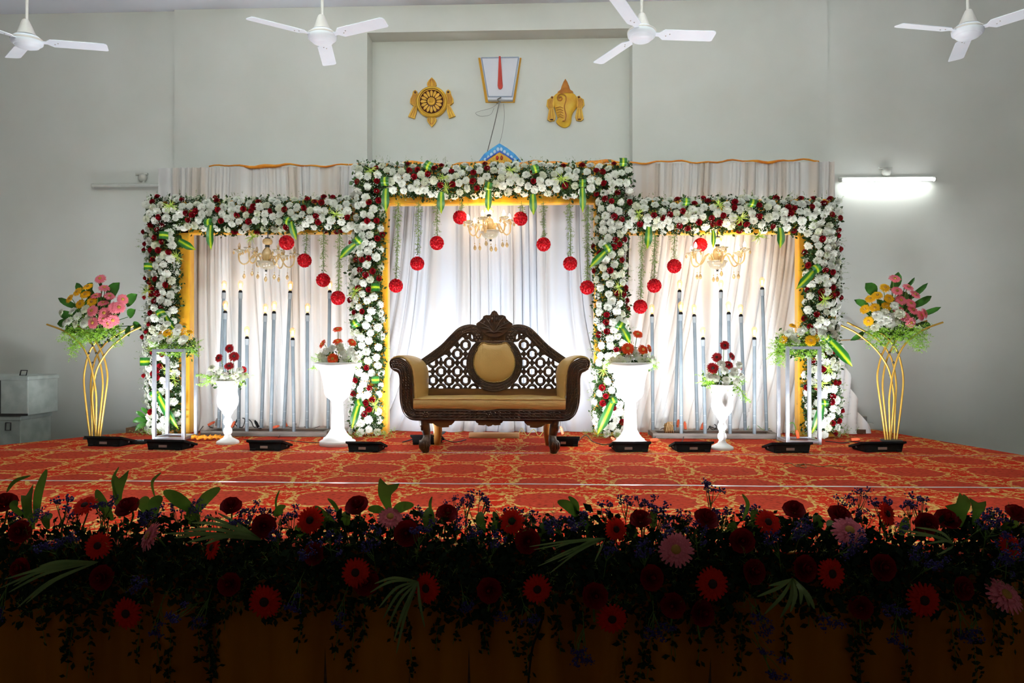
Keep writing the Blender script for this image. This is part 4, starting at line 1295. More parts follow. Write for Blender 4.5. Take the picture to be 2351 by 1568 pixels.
# medallion ring and cushion
mcx, mcz = 0.0, sb(1135.5, 834)[1]
RO, RI = 64.5 * YSB / FPX, 45.0 * YSB / FPX
_mo = [(1135.5, 790.5), (1121, 789.5), (1109.5, 786), (1101, 793), (1093.5, 806), (1089, 824), (1089.5, 842), (1096, 858), (1107, 869), (1120, 875), (1135.5, 877)]
_mo = [Vector(sb(*p)) for p in _mo]
_mo = spline(_mo, 6)
_mo = [(p.x, p.y) for p in _mo] + [(-p.x, p.y) for p in _mo[::-1][1:-1]]
def med(r, a):      # flat-topped round outline, found by direction from the centre
    dx, dz = math.cos(a), math.sin(a)
    best = None
    for i in range(len(_mo)):
        (x0, z0), (x1, z1) = _mo[i], _mo[(i + 1) % len(_mo)]
        z0 -= mcz; z1 -= mcz
        den = dx * (z1 - z0) - dz * (x1 - x0)
        if abs(den) < 1e-12: continue
        t = (x0 * (z1 - z0) - z0 * (x1 - x0)) / den
        u = (x0 * dz - z0 * dx) / den
        if t > 0 and -1e-6 <= u <= 1 + 1e-6 and (best is None or t > best): best = t
    best = (best or RI) * (r / RI)
    return (best * dx, mcz + best * dz)
K = 56
for (r0, r1, y0, y1, nm) in ((RI, RO, YSB - 0.045, YSB + 0.03, 'medallion_frame'),):
    m_ = MB(); vs_ = []
    for i in range(K):
        a = 2 * PI * i / K
        xi, zi = med(r0, a); xo, zo = r1 * math.cos(a), mcz + min(r1 * math.sin(a), r1 * 0.80)
        vs_ += [(xi, y0, zi), (xo, y0, zo), (xo, y1, zo), (xi, y1, zi)]
    m_.add(vs_, [q for i in range(K) for j in ((i + 1) % K,) for q in ((i * 4, j * 4, j * 4 + 1, i * 4 + 1), (i * 4 + 1, j * 4 + 1, j * 4 + 2, i * 4 + 2), (i * 4 + 2, j * 4 + 2, j * 4 + 3, i * 4 + 3), (i * 4 + 3, j * 4 + 3, j * 4, i * 4))])
    mo = bk(m_, nm, M_wood); bevel(mo, 0.006)
cv = MB()
for rr, ribr in ((0.225, 0.006), (0.252, 0.006), (0.282, 0.006)):
    path = [(rr * math.cos(a), YSB - 0.048, mcz + rr * math.sin(a)) for a in [math.radians(140 + 260 * i / 60) for i in range(61)]]
    cv.tube(path, ribr, 5)
for rr in (0.2385, 0.267):
    for i in range(52):
        a = math.radians(138 + 264 * i / 51)
        M = Matrix.Translation((rr * math.cos(a), YSB - 0.047, mcz + rr * math.sin(a))) @ Matrix.Rotation(-(a + PI / 2 + 0.4), 4, 'Y')
        cv.ball((0, 0, 0), 0.012, 6, 4, (1.4, 0.6, 0.6), M=M)
cv.build('leaf_carving', M_wood, mo, None, None, 'stuff')
m_ = MB(); vs_ = []; rings = 6
for k in range(rings + 1):
    s_ = 1 - k / rings
    y = YSB - 0.035 - 0.045 * math.sqrt(max(0, 1 - s_ ** 3))
    for i in range(K):
        x, z = med(RI * 1.02, 2 * PI * i / K)
        vs_.append((x * s_, y, mcz + (z - mcz) * s_))
m_.add(vs_, [(k * K + i, k * K + (i + 1) % K, (k + 1) * K + (i + 1) % K, (k + 1) * K + i) for k in range(rings) for i in range(K)], None, 0, True)
bcush = bk(m_, 'back_cushion', M_leather)
m_ = MB(); path = [med(RI * 1.0, 2 * PI * i / K) for i in range(K + 1)]
m_.tube([(x, YSB - 0.046, z) for x, z in path], 0.006, 5)
m_.build('cushion_piping', mat('gold_braid', S(176, 150, 84), S(120, 98, 48), scale=90, rough=0.5), bcush)
# pierced lattice
_r = MB()
for j in range(1):
    segs = 20; vs_ = []
    for i in range(segs):
        a = 2 * PI * i / segs
        sqx = 1.0 + (0.0 if abs(math.sin(2 * a)) > 0.6 else 0.0)
        for (r, y) in ((0.52, 0.0), (0.62, -0.4), (0.92, -0.4), (1.0, 0.0), (1.0, 0.9), (0.50, 0.9)):
            vs_.append((r * math.cos(a) * 1.0, y, r * math.sin(a) * 1.05))
    _r.add(vs_, [(i * 6 + k, ((i + 1) % segs) * 6 + k, ((i + 1) % segs) * 6 + (k + 1) % 6, i * 6 + (k + 1) % 6) for i in range(segs) for k in range(6)], None, 0, True)
for s in (-1, 1):
    _r.box((s * 0.52, 0.1, 0), (0.20, 0.8, 0.55))
RING = _r.mesh('lattice_ring', M_wood)
_r = MB()
cross = [(0.42, 0.0), (0.75, 0.22), (0.95, 0.2)]
shape = []
for q in range(4):
    a = q * PI / 2
    for (r, t) in ((0.50, -0.72), (1.12, -0.22), (1.12, 0.22), (0.50, 0.72)):
        aa = a + t * (0.9 if r < 1 else 0.75)
        shape.append((r * math.cos(aa) * 0.92, r * math.sin(aa)))
_r.prism(shape, -0.2, 0.8)
rosette(_r, 0, -0.25, 0, 0.62, 6)
CROSS = _r.mesh('lattice_rosette', M_wood)
low = spline([Vector(sb(*p)) for p in [(985, 836), (1006, 824), (1025, 811), (1043, 793), (1056, 779), (1067, 769), (1082, 766)]], 4)
def rail_z(x):
    for i in range(len(low) - 1):
        if low[i].x <= x <= low[i + 1].x:
            t = (x - low[i].x) / max(1e-6, low[i + 1].x - low[i].x); return low[i].y + (low[i + 1].y - low[i].y) * t
    return low[0].y if x < low[0].x else low[-1].y
cw, ch = 18.9 * YSB / FPX, 20.3 * YSB / FPX
zb = sb(1135, 893)[1]
xr0, zr0_ = sb(993.5, 873)
lat = MB(); 
for s in (1, -1):
    for i in range(0, 8):
        for j in range(-1, 7):
            x = xr0 + i * cw; z = zr0_ + j * ch
            if x > -0.03: continue
            inside_med = math.hypot(x, z - mcz) < RO + 0.012
            if inside_med or z > rail_z(x) + 0.018 or z < zb - 0.045: continue
            me = RING if (i + j) % 2 == 0 else CROSS
            put('lattice_ring' if (i + j) % 2 == 0 else 'lattice_rosette', me, sofa, (BX + s * x, YSB, z), None, None, (12.8 * YSB / FPX if (i + j) % 2 == 0 else 10.6 * YSB / FPX) * 1.0)
    # corner fill by the scroll
    m_ = MB(); q = sb(1075, 775); m_.prism([(s * x, z) for x, z in (sb(1069, 770), sb(1078, 770), sb(1080, 778), sb(1072, 780))], YSB - 0.01, YSB + 0.03); bk(m_, 'lattice_link', M_wood)
z0_, z1_ = sb(1135, 909)[1], sb(1135, 892)[1]
m_ = MB(); m_.box((0, YSB + 0.0, (z0_ + z1_) / 2), (2 * abs(sb(974, 900)[0]), 0.06, z1_ - z0_)); bk(m_, 'bottom_rail', M_plainwood)
m_ = MB(); m_.box((0, YSB + 0.03, 0.42), (1.36, 0.05, 0.22)); bk(m_, 'back_board', M_plainwood)

# ------------------------------------------------------------------ white urns and vases
def big_urn(px, py_bot, label):
    p = on_floor(px, py_bot); p.y += 0.0
    k = math.hypot(p.x, p.y) ; k = (p.y) / FPX
    T = thing('flower_urn', label, 'urn', (p.x, p.y, 0), 0, 'large white urns')
    prof = [(40, 0), (41, 3), (41, 9), (38, 11), (33, 13), (32, 17), (27, 20), (22, 26), (18, 33), (16, 36), (15.6, 38)]
    m_ = MB(); m_.lathe([(r * k, z * k) for r, z in prof], 40); m_.build('foot', M_ceramic, T)
    prof = [(15.2, 38), (14.2, 60), (12.8, 90), (12.5, 100)]
    m_ = MB(); m_.lathe([(r * k, z * k) for r, z in prof], 40, flute=0.02, fl_n=12); m_.build('stem', M_ceramic, T)
    prof = [(12.5, 100), (15, 102), (20, 107), (26, 112), (29.5, 120), (31, 132), (33.5, 148), (37, 163), (40.5, 176), (45, 180), (43, 182), (38, 176), (30, 168), (0, 165)]
    m_ = MB(); m_.lathe([(r * k, z * k) for r, z in prof], 48); m_.build('bowl', M_ceramic, T)
    prof = [(42, 176), (48, 179), (51, 183), (51, 190), (47, 192), (42, 190)]
    m_ = MB(); m_.lathe([(r * k, z * k) for r, z in prof], 48, flute=0.012, fl_n=24); m_.build('rim', M_ceramic, T)
    return T, p, k
def small_vase(px, py_bot, label):
    p = on_floor(px, py_bot); k = p.y / FPX
    T = thing('pedestal_vase', label, 'vase', (p.x, p.y, 0), 0, 'small white pedestal vases')
    prof = [(25, 0), (25.5, 3), (24, 6), (17, 10), (10, 14), (8, 18), (7, 20)]
    m_ = MB(); m_.lathe([(r * k, z * k) for r, z in prof], 32); m_.build('foot', M_ceramic, T)
    for zc in (29, 51):
        m_ = MB(); m_.lathe([(6, (zc - 10))] and [(max(6.0, 9.8 * math.cos(t) ** 0.7) * k, (zc + 10.5 * math.sin(t)) * k) for t in [(-1 + i / 5) * 1.35 for i in range(11)]], 28); m_.build('bead', M_ceramic, T)
    for zc in (19.5, 40, 61.5):
        m_ = MB(); m_.lathe([(6.2 * k, (zc - 1.6) * k), (7.0 * k, (zc - 0.8) * k), (7.0 * k, (zc + 0.8) * k), (6.2 * k, (zc + 1.6) * k)], 24); o = m_.build('collar', M_batten, T)
    # quilted bell
    prof = [(6.3, 62), (8, 66), (12, 72), (12.5, 75), (19, 83), (22.6, 92), (23.8, 102), (22.2, 114), (21.4, 124), (22.5, 134), (25.5, 142), (28, 146), (26, 147), (20, 140), (0, 138)]
    sp = spline([Vector(q) for q in prof], 4)
    m_ = MB(); n_ = 56; vs_ = []
    for i, q in enumerate(sp):
        for j in range(n_):
            t = 2 * PI * j / n_
            z = q.y
            amp = 0.035 if 78 < z < 136 else 0.0
            rr = q.x * (1 + amp * abs(math.sin(7 * t / 2 * 2 + z * 0.16)) * abs(math.sin(7 * t - z * 0.16)) - amp * 0.5)
            vs_.append((rr * k * math.cos(t), rr * k * math.sin(t), z * k))
    m_.add(vs_, [(i * n_ + j, i * n_ + (j + 1) % n_, (i + 1) * n_ + (j + 1) % n_, (i + 1) * n_ + j) for i in range(len(sp) - 1) for j in range(n_)], None, 0, True)
    m_.build('quilted_bell', M_ceramic, T)
    return T, p, k

def arrangement(label, origin, flowers, mums, fern_c, fern_r, k, seed, group, leaves=(), trailing=(), mum_r=0.045, fol=60, fmat=None, inner=0):
    """flowers: (dx, dz, dy, r, kind, nx, nz) in metres from origin; mums: (dx, dz, dy)"""
    rnd = random.Random(seed)
    T = thing('flower_arrangement', label, 'flowers', origin, 0, group)
    O = Vector((0, 0, 0))
    for (dx, dz, dy, r, kind, nx, nz_) in flowers:
        gerbera(T, O, (dx, dy, dz), (nx, -1.0, nz_), r, kind, rnd, (dx * 0.45, 0.0, min(dz * 0.3, 0.04)))
    for (dx, dz, dy) in mums:
        n_ = Vector((dx * 3, -1, 0.3 + dz)) + Vector((rnd.gauss(0, .2), 0, rnd.gauss(0, .2)))
        put('chrysanthemum', MUMS[rnd.randrange(4)], T, (dx, dy, dz), face_quat(n_, rnd.uniform(0, 6)), None, mum_r * rnd.uniform(0.9, 1.1))
    def leafy(a, e, w):
        L = (e - a); pr = L.cross(Vector((0.2, 1, 0.1))).normalized() * w
        mm = MB(); vs_ = []
        for i in range(6):
            t = i / 5
            ww = math.sin(PI * (0.12 + 0.8 * t)) ** 0.8 if t < 0.95 else 0.05
            c_ = a + L * t + Vector((0, -0.03 * math.sin(PI * t), 0))
            vs_ += [c_ - pr * ww, c_ + Vector((0, 0.012, 0)), c_ + pr * ww]
        mm.add(vs_, [(i * 3 + q, i * 3 + q + 1, i * 3 + q + 4, i * 3 + q + 3) for i in range(5) for q in range(2)], None, 0, True)
        mm.tube([a * 0.3, a], 0.004, 5)
        mm.build('leaf', M_leaf, T)
    for (dx, dz, ex, ez, w) in leaves:
        leafy(Vector((dx, 0.02, dz)), Vector((ex, -0.02, ez)), w)
    if inner:
        for _ in range(inner):
            a_ = rnd.uniform(0.05, PI - 0.05); r0 = rnd.uniform(0.04, 0.16); r1 = r0 + rnd.uniform(0.10, 0.17)
            e0 = Vector((r0 * math.cos(a_), 0.05, 0.06 + r0 * 1.3 * math.sin(a_))); e1 = Vector((r1 * math.cos(a_ + .2), 0.0, 0.06 + r1 * 1.3 * math.sin(a_ + .2)))
            leafy(e0, e1, rnd.uniform(0.035, 0.05))
    fe = MB(); gy = MB(); fo = MB()
    for _ in range(fol):
        th = rnd.uniform(0, 2 * PI); rr = math.sqrt(rnd.random()) * fern_r
        p = Vector((fern_c[0] + rr * math.cos(th), rnd.uniform(-0.6, 0.3) * fern_r * 0.8, fern_c[1] + rr * 0.45 * math.sin(th)))
        d = Vector((math.cos(th), rnd.uniform(-.8, .3), rnd.uniform(-.3, .7)))
        needles(fe, p, d, rnd.uniform(0.06, 0.12), 14, rnd, 0.5, 0.0024)
        if rnd.random() < 0.6: leaflets(fo, p * 0.85 + Vector((0, 0.05, 0)), 4, 0.05, 0.03, rnd)
        if rnd.random() < 0.5:
            for _k in range(6):
                gy.octa(p + Vector((rnd.gauss(0, .04), rnd.uniform(-.04, .04), rnd.uniform(0, .14))), rnd.uniform(0.003, 0.005))
    for (dx, dz, ex, ez, w) in trailing:
        asparagus(fe, (dx, -0.06, dz), (ex, -0.08, ez), w, rnd, 0.006)
    fe.build('fern', fmat or M_brightfern, T, None, None, 'stuff')
    gy.build('baby_breath', M_gyp, T, None, None, 'stuff')
    fo.build('foliage', M_fol, T, None, None, 'stuff')
    return T

def rel(px, py, o, Y=None):
    q = at(px, py, Y or o.y); return (q.x - o.x, q.z - o.z)
def fl(o, px, py, r, kind, nx=0.0, nz_=0.4, dy=-0.06):
    x, z = rel(px, py, o); return (x, z, dy, r, kind, nx, nz_)
def mm_(o, lst, dy=-0.08):
    return [(*rel(px, py, o), dy + random.uniform(-0.03, 0.03)) for px, py in lst]

T, p, k = big_urn(775, 1021, 'large white urn left of the sofa')
o = Vector((p.x, p.y, 188 * k))
arrangement('orange gerberas and white chrysanthemums filling the large urn left of sofa', o,
    [fl(o, 779, 757, .052, 'orange', 0, 1.6), fl(o, 745, 790, .055, 'orange', -1.2, .8), fl(o, 779, 784, .055, 'orange', 0, 1.5), fl(o, 812, 786, .052, 'orange', 1.0, 1.2), fl(o, 773, 823, .060, 'orange', 0, .2, -.14)],
    mm_(o, [(745, 818), (756, 806), (790, 808), (802, 818), (760, 826), (795, 828), (812, 806), (785, 796), (748, 830), (768, 800), (822, 822)]), (0, 0.02), 0.22, k, 1, 'flower arrangements', trailing=[(-0.16, 0.0, -0.26, -0.05, 0.05), (0.16, 0, 0.24, -0.04, 0.05)])
T, p, k = big_urn(1447, 1024, 'large white urn right of the sofa behind a floodlight')
o = Vector((p.x, p.y, 188 * k))
arrangement('orange gerberas and white chrysanthemums filling the large urn right of sofa', o,
    [fl(o, 1462, 768, .055, 'orange', .2, .9), fl(o, 1438, 800, .065, 'orange', -.1, .2, -.12), fl(o, 1474, 803, .060, 'orange', .4, .5), fl(o, 1488, 800, .045, 'orange', 1.4, .5)],
    mm_(o, [(1420, 824), (1440, 822), (1460, 818), (1480, 820), (1496, 826), (1405, 828), (1452, 806), (1470, 826), (1428, 832), (1488, 832)]), (0, 0.02), 0.23, k, 2, 'flower arrangements', trailing=[(0.16, 0, 0.27, -0.03, 0.05), (-0.16, 0.02, -0.26, 0.0, 0.05)])
T, p, k = small_vase(523, 1018, 'small white pedestal vase with crimson gerberas before left light poles')
o = Vector((p.x, p.y, 143 * k))
arrangement('crimson gerberas and white chrysanthemums in the left small vase', o,
    [fl(o, 533, 800, .050, 'crimson', 0, .3), fl(o, 509, 822, .048, 'crimson', -.3, .3), fl(o, 543, 818, .055, 'crimson', .4, .4), fl(o, 536, 840, .052, 'crimson', .2, .8, -.10), fl(o, 565, 848, .038, 'crimson', 1.4, .2)],
    mm_(o, [(497, 845), (505, 860), (515, 850), (525, 862), (550, 862), (556, 870), (567, 862), (560, 850), (500, 870), (535, 868), (519, 872)]), (0, 0.03), 0.17, k, 3, 'flower arrangements', trailing=[(-0.1, 0.05, -0.30, 0.09, 0.05), (-0.1, 0.02, -0.29, -0.02, 0.05), (0.1, 0.05, 0.24, 0.10, 0.04)], mum_r=0.042)
T, p, k = small_vase(1658, 1031, 'small white pedestal vase with crimson gerberas before right light poles')
o = Vector((p.x, p.y, 143 * k))
arrangement('crimson gerberas and white chrysanthemums in the right small vase', o,
    [fl(o, 1660, 793, .050, 'crimson', 0, .2), fl(o, 1642, 820, .052, 'crimson', -.4, .3), fl(o, 1676, 818, .046, 'crimson', .9, .5), fl(o, 1669, 838, .052, 'crimson', .2, .6), fl(o, 1630, 844, .058, 'crimson', -.2, .1, -.11), fl(o, 1696, 842, .036, 'crimson', 1.5, .2)],
    mm_(o, [(1640, 868), (1657, 850), (1675, 862), (1690, 838), (1697, 864), (1684, 872), (1662, 872), (1625, 866), (1650, 836), (1680, 852)]), (0, 0.05), 0.18, k, 4, 'flower arrangements', trailing=[(0.1, 0.03, 0.24, -0.14, 0.07), (-0.1, 0.05, -0.22, 0.05, 0.08)], mum_r=0.042)

# ------------------------------------------------------------------ silver frame stands
def frame_stand(pxl, pxr, py, H, label):
    a, c = on_floor(pxl, py), on_floor(pxr, py)
    w = c.x - a.x; y0 = (a.y + c.y) / 2; dpt = 0.30; tb = 0.034
    T = thing('frame_stand', label, 'stand', ((a.x + c.x) / 2, y0 + dpt / 2, 0), 0, 'silver metal frame stands')
    for sx in (-1, 1):
        for sy in (-1, 1):
            m_ = MB(); m_.box((sx * (w / 2 - tb / 2), sy * (dpt / 2 - tb / 2), H / 2), (tb, tb, H)); bevel(m_.build('post', M_steel, T), 0.003)
    for z in (0.028, H - tb / 2):
        for s in (-1, 1):
            m_ = MB(); m_.box((0, s * (dpt / 2 - tb / 2), z), (w - 2 * tb, tb * 0.9, tb * 0.9)); m_.build('crossbar', M_steel, T)
            m_ = MB(); m_.box((s * (w / 2 - tb / 2), 0, z), (tb * 0.9, dpt - 2 * tb, tb * 0.9)); m_.build('crossbar', M_steel, T)
    return Vector(T.location), w
loc, w = frame_stand(348, 424, 1013, 1.0, 'silver square tube stand left of the small vase')
o = Vector((loc.x, loc.y, 1.02)); Yf = o.y
arrangement('yellow gerberas white chrysanthemums and fern on the left silver stand', o,
    [fl(o, 398, 764, .055, 'yellow', 0, .8, -.12), fl(o, 375, 766, .045, 'yellow', -1, .9), fl(o, 442, 762, .035, 'yellow', .8, 1.5)],
    mm_(o, [(385, 752), (420, 752), (418, 762), (401, 782), (428, 784), (362, 780), (350, 786), (380, 776), (412, 770), (436, 778), (395, 745)], -.10), (0, 0.0), 0.24, 1, 5, 'flower arrangements', trailing=[(0.2, 0, 0.30, -0.1, 0.06), (-0.1, 0, -0.2, -0.04, 0.06), (0.05, 0.0, 0.1, -0.07, 0.07)], fol=150)
loc, w = frame_stand(1806, 1886, 1021, 1.03, 'silver square tube stand under yellow flowers at right')
o = Vector((loc.x, loc.y, 1.05))
arrangement('yellow gerberas and trailing bright fern on the right silver stand', o,
    [fl(o, 1794, 780, .050, 'yellow', -1.0, .3), fl(o, 1849, 782, .062, 'yellow', 0, .3, -.14), fl(o, 1868, 776, .050, 'yellow', .5, .6), fl(o, 1815, 748, .040, 'yellow', .2, 1.3)],
    mm_(o, [(1815, 772), (1830, 762), (1858, 762), (1800, 766), (1840, 758), (1875, 762), (1884, 770), (1822, 784)], -.08), (0, 0.0), 0.25, 1, 6, 'flower arrangements',
    trailing=[(-0.18, 0.02, -0.27, -0.22, 0.09), (-0.2, 0, -0.33, -0.12, 0.08), (-0.12, 0, -0.21, -0.2, 0.08), (0, 0, -0.03, -0.16, 0.08), (0.15, 0, 0.22, -0.14, 0.08), (0.05, 0, 0.10, -0.15, 0.08)], fol=190)

# ------------------------------------------------------------------ gold rod stands
RODS = [  # left-stand pixels, base first
    [(205, 1003), (196, 930), (191, 873), (196, 835), (204, 808), (217, 788), (236, 770), (262, 754)],
    [(210, 1003), (207, 930), (204, 880), (210, 835), (219, 812), (236, 788), (262, 768), (306, 744)],
    [(218, 1003), (214, 940), (213, 905), (221, 860), (232, 833), (256, 800), (294, 768), (327, 751)],
    [(231, 1003), (240, 935), (248, 873), (246, 845), (238, 815), (222, 785), (200, 762), (176, 745)],
    [(226, 1003), (232, 935), (235, 880), (228, 835), (217, 808), (200, 778), (172, 755), (139, 741)],
    [(221, 1003), (224, 945), (224, 900), (216, 848), (205, 812), (188, 786), (154, 760), (116, 745)]]
def gold_stand(px_off, Y, label, mirror_x=None):
    base = at(217 + 0, 1003, Y)
    xb = at(217 + px_off, 1003, Y).x if mirror_x is None else at(mirror_x, 1003, Y).x
    T = thing('rod_stand', label, 'flower stand', (xb, Y, 0), 0, 'curved gold rod stands')
    rp = []
    for i, rod in enumerate(RODS):
        pts = []
        for j, (x, y) in enumerate(rod):
            q = at(x, y, Y) - base
            dx = q.x if mirror_x is None else -q.x
            z = (at(x, y, Y).z - base.z)
            dep = (0.012 if i < 3 else -0.012) + 0.05 * math.sin(i * 2.1) * (z / 1.2)
            pts.append((dx, dep, max(0, z) + 0.015))
        m_ = MB(); m_.tube(spline(pts, 5), 0.0105, 8); m_.build('curved_rod', M_gold, T)
        rp.append(pts)
    for (x, y) in ((204, 811), (221, 811), (239, 815), (213, 794), (230, 793), (213, 833), (229, 834), (220, 861)):
        q = at(x, y, Y) - base
        m_ = MB(); m_.ball((q.x if mirror_x is None else -q.x, 0, at(x, y, Y).z - base.z + 0.015), 0.0125, 7, 5); m_.build('tie_knot', M_iron, T)
    m_ = MB(); m_.lathe([(0.11, 0.0), (0.11, 0.012), (0.09, 0.018), (0, 0.02)], 24); m_.build('base_plate', M_iron, T)
    return T
YG1 = on_floor(217, 1006).y
gold_stand(0, YG1, 'gold curved rod stand carrying flowers at far left')
o = at(222, 752, YG1)
G = []
for px, py, nx, nz_ in ((237, 641, .1, .6), (246, 662, .5, 1.4), (228, 680, 0, 1.5), (258, 681, .6, 1.2), (244, 697, .1, 1.5), (288, 688, .8, .3)):
    G.append(fl(o, px, py, .062, 'pink', nx, nz_, -.05))
for px, py, nx, nz_ in ((232, 715, -.1, .3), (234, 742, -.1, .1), (259, 720, .2, .2), (282, 708, .4, .2), (279, 736, .3, -.1), (292, 707, .6, .3), (258, 734, .1, .0), (268, 742, .2, -.2)):
    G.append(fl(o, px, py, .068, 'pink', nx, nz_, -.15))
for px, py, nx, nz_ in ((213, 660, -.2, 1.2), (189, 671, -.4, .6), (172, 687, -.6, .6), (207, 678, 0, .8), (196, 699, -.2, .4), (222, 694, .0, .4)):
    G.append(fl(o, px, py, .060, 'yellow', nx, nz_, -.08))
arrangement('pink and yellow gerberas with white chrysanthemums on far left gold stand', o, G,
    mm_(o, [(162, 719), (183, 716), (212, 712), (195, 728), (178, 738), (166, 744), (205, 742), (192, 745), (220, 730), (215, 746)], -.12), (0.0, -0.02), 0.26, 1, 7, 'flower arrangements',
    leaves=[(0.05, 0.42, 0.06, 0.58, .02), (-.13, .36, -.22, .50, .05), (-.10, .38, -.04, .50, .05), (.12, .32, .27, .50, .07), (.32, .25, .47, .37, .06), (-.22, .22, -.43, .33, .04), (-.25, .12, -.42, .16, .05), (-.25, .06, -.44, .04, .05), (.35, .12, .45, .20, .05), (.40, .02, .52, .02, .05), (.1, .25, .16, .36, .06), (-.05, .2, -.1, .32, .06), (.2, .15, .25, .28, .06), (-.2, .0, -.35, -.05, .05), (.36, .02, .38, -.1, .04)],
    trailing=[(-.25, 0, -.22, -.34, .09), (-.15, 0, -.2, -.25, .10), (-.3, 0, -.33, -.15, .10), (-.05, 0, -.03, -.15, .12), (.1, 0, .1, -.13, .12), (.22, 0, .26, -.22, .07), (.3, 0, .33, -.2, .05), (-.1, 0, -.12, -.2, .1), (.02, 0, .05, -.15, .1)], mum_r=0.055, fol=130, inner=26)
YG2 = on_floor(2045, 1013).y
gold_stand(0, YG2, 'gold curved rod stand carrying flowers at far right', 2047)
o = at(2050, 752, YG2)
G = []
for px, py, nx, nz_ in ((2044, 642, -.1, 1.0), (2075, 661, .3, 1.2), (2049, 670, 0, .7), (2090, 678, .4, .9), (2058, 691, 0, .6), (2080, 698, .2, .7), (2052, 712, 0, .9), (2085, 713, .3, .7), (2103, 725, .6, .3), (2066, 728, 0, .4), (2081, 741, .2, -.1), (2112, 720, .9, .4)):
    G.append(fl(o, px, py, .062, 'pink', nx, nz_, -.09))
for px, py, nx, nz_ in ((2023, 662, -.1, .6), (2006, 679, -.3, .8), (2032, 687, 0, .4), (1990, 687, -.7, .9), (2000, 708, -.4, .3), (2026, 705, 0, .6), (1986, 738, -.9, .1), (1978, 711, -1.2, .6)):
    G.append(fl(o, px, py, .056, 'yellow', nx, nz_, -.08))
arrangement('pink and yellow gerberas with white chrysanthemums on far right gold stand', o, G,
    mm_(o, [(2002, 726), (2018, 720), (2034, 728), (2044, 741), (2028, 744), (2010, 740), (1998, 752), (2048, 722), (2040, 704), (2020, 734)], -.12), (0.0, -0.02), 0.25, 1, 8, 'flower arrangements',
    leaves=[(0.0, .40, .05, .60, .05), (.13, .42, .22, .54, .02), (.16, .30, .36, .48, .03), (.2, .22, .40, .34, .04), (.25, .12, .5, .22, .03), (.3, .05, .38, -.01, .04), (-.18, .36, -.3, .48, .06), (-.25, .22, -.42, .3, .04), (-.3, -.05, -.46, -.14, .03), (.05, .28, .14, .38, .06), (-.05, .2, -.02, .34, .06), (.15, .1, .26, .16, .06)],
    trailing=[(.22, 0, .24, -.26, .10), (.28, 0, .28, -.22, .10), (.14, 0, .18, -.2, .10), (-.2, 0, -.22, -.22, .08), (-.1, 0, -.12, -.2, .09), (0, 0, -.02, -.24, .09), (.08, 0, .1, -.15, .1), (-.26, 0, -.3, -.2, .06)], mum_r=0.055, fol=130, inner=26)
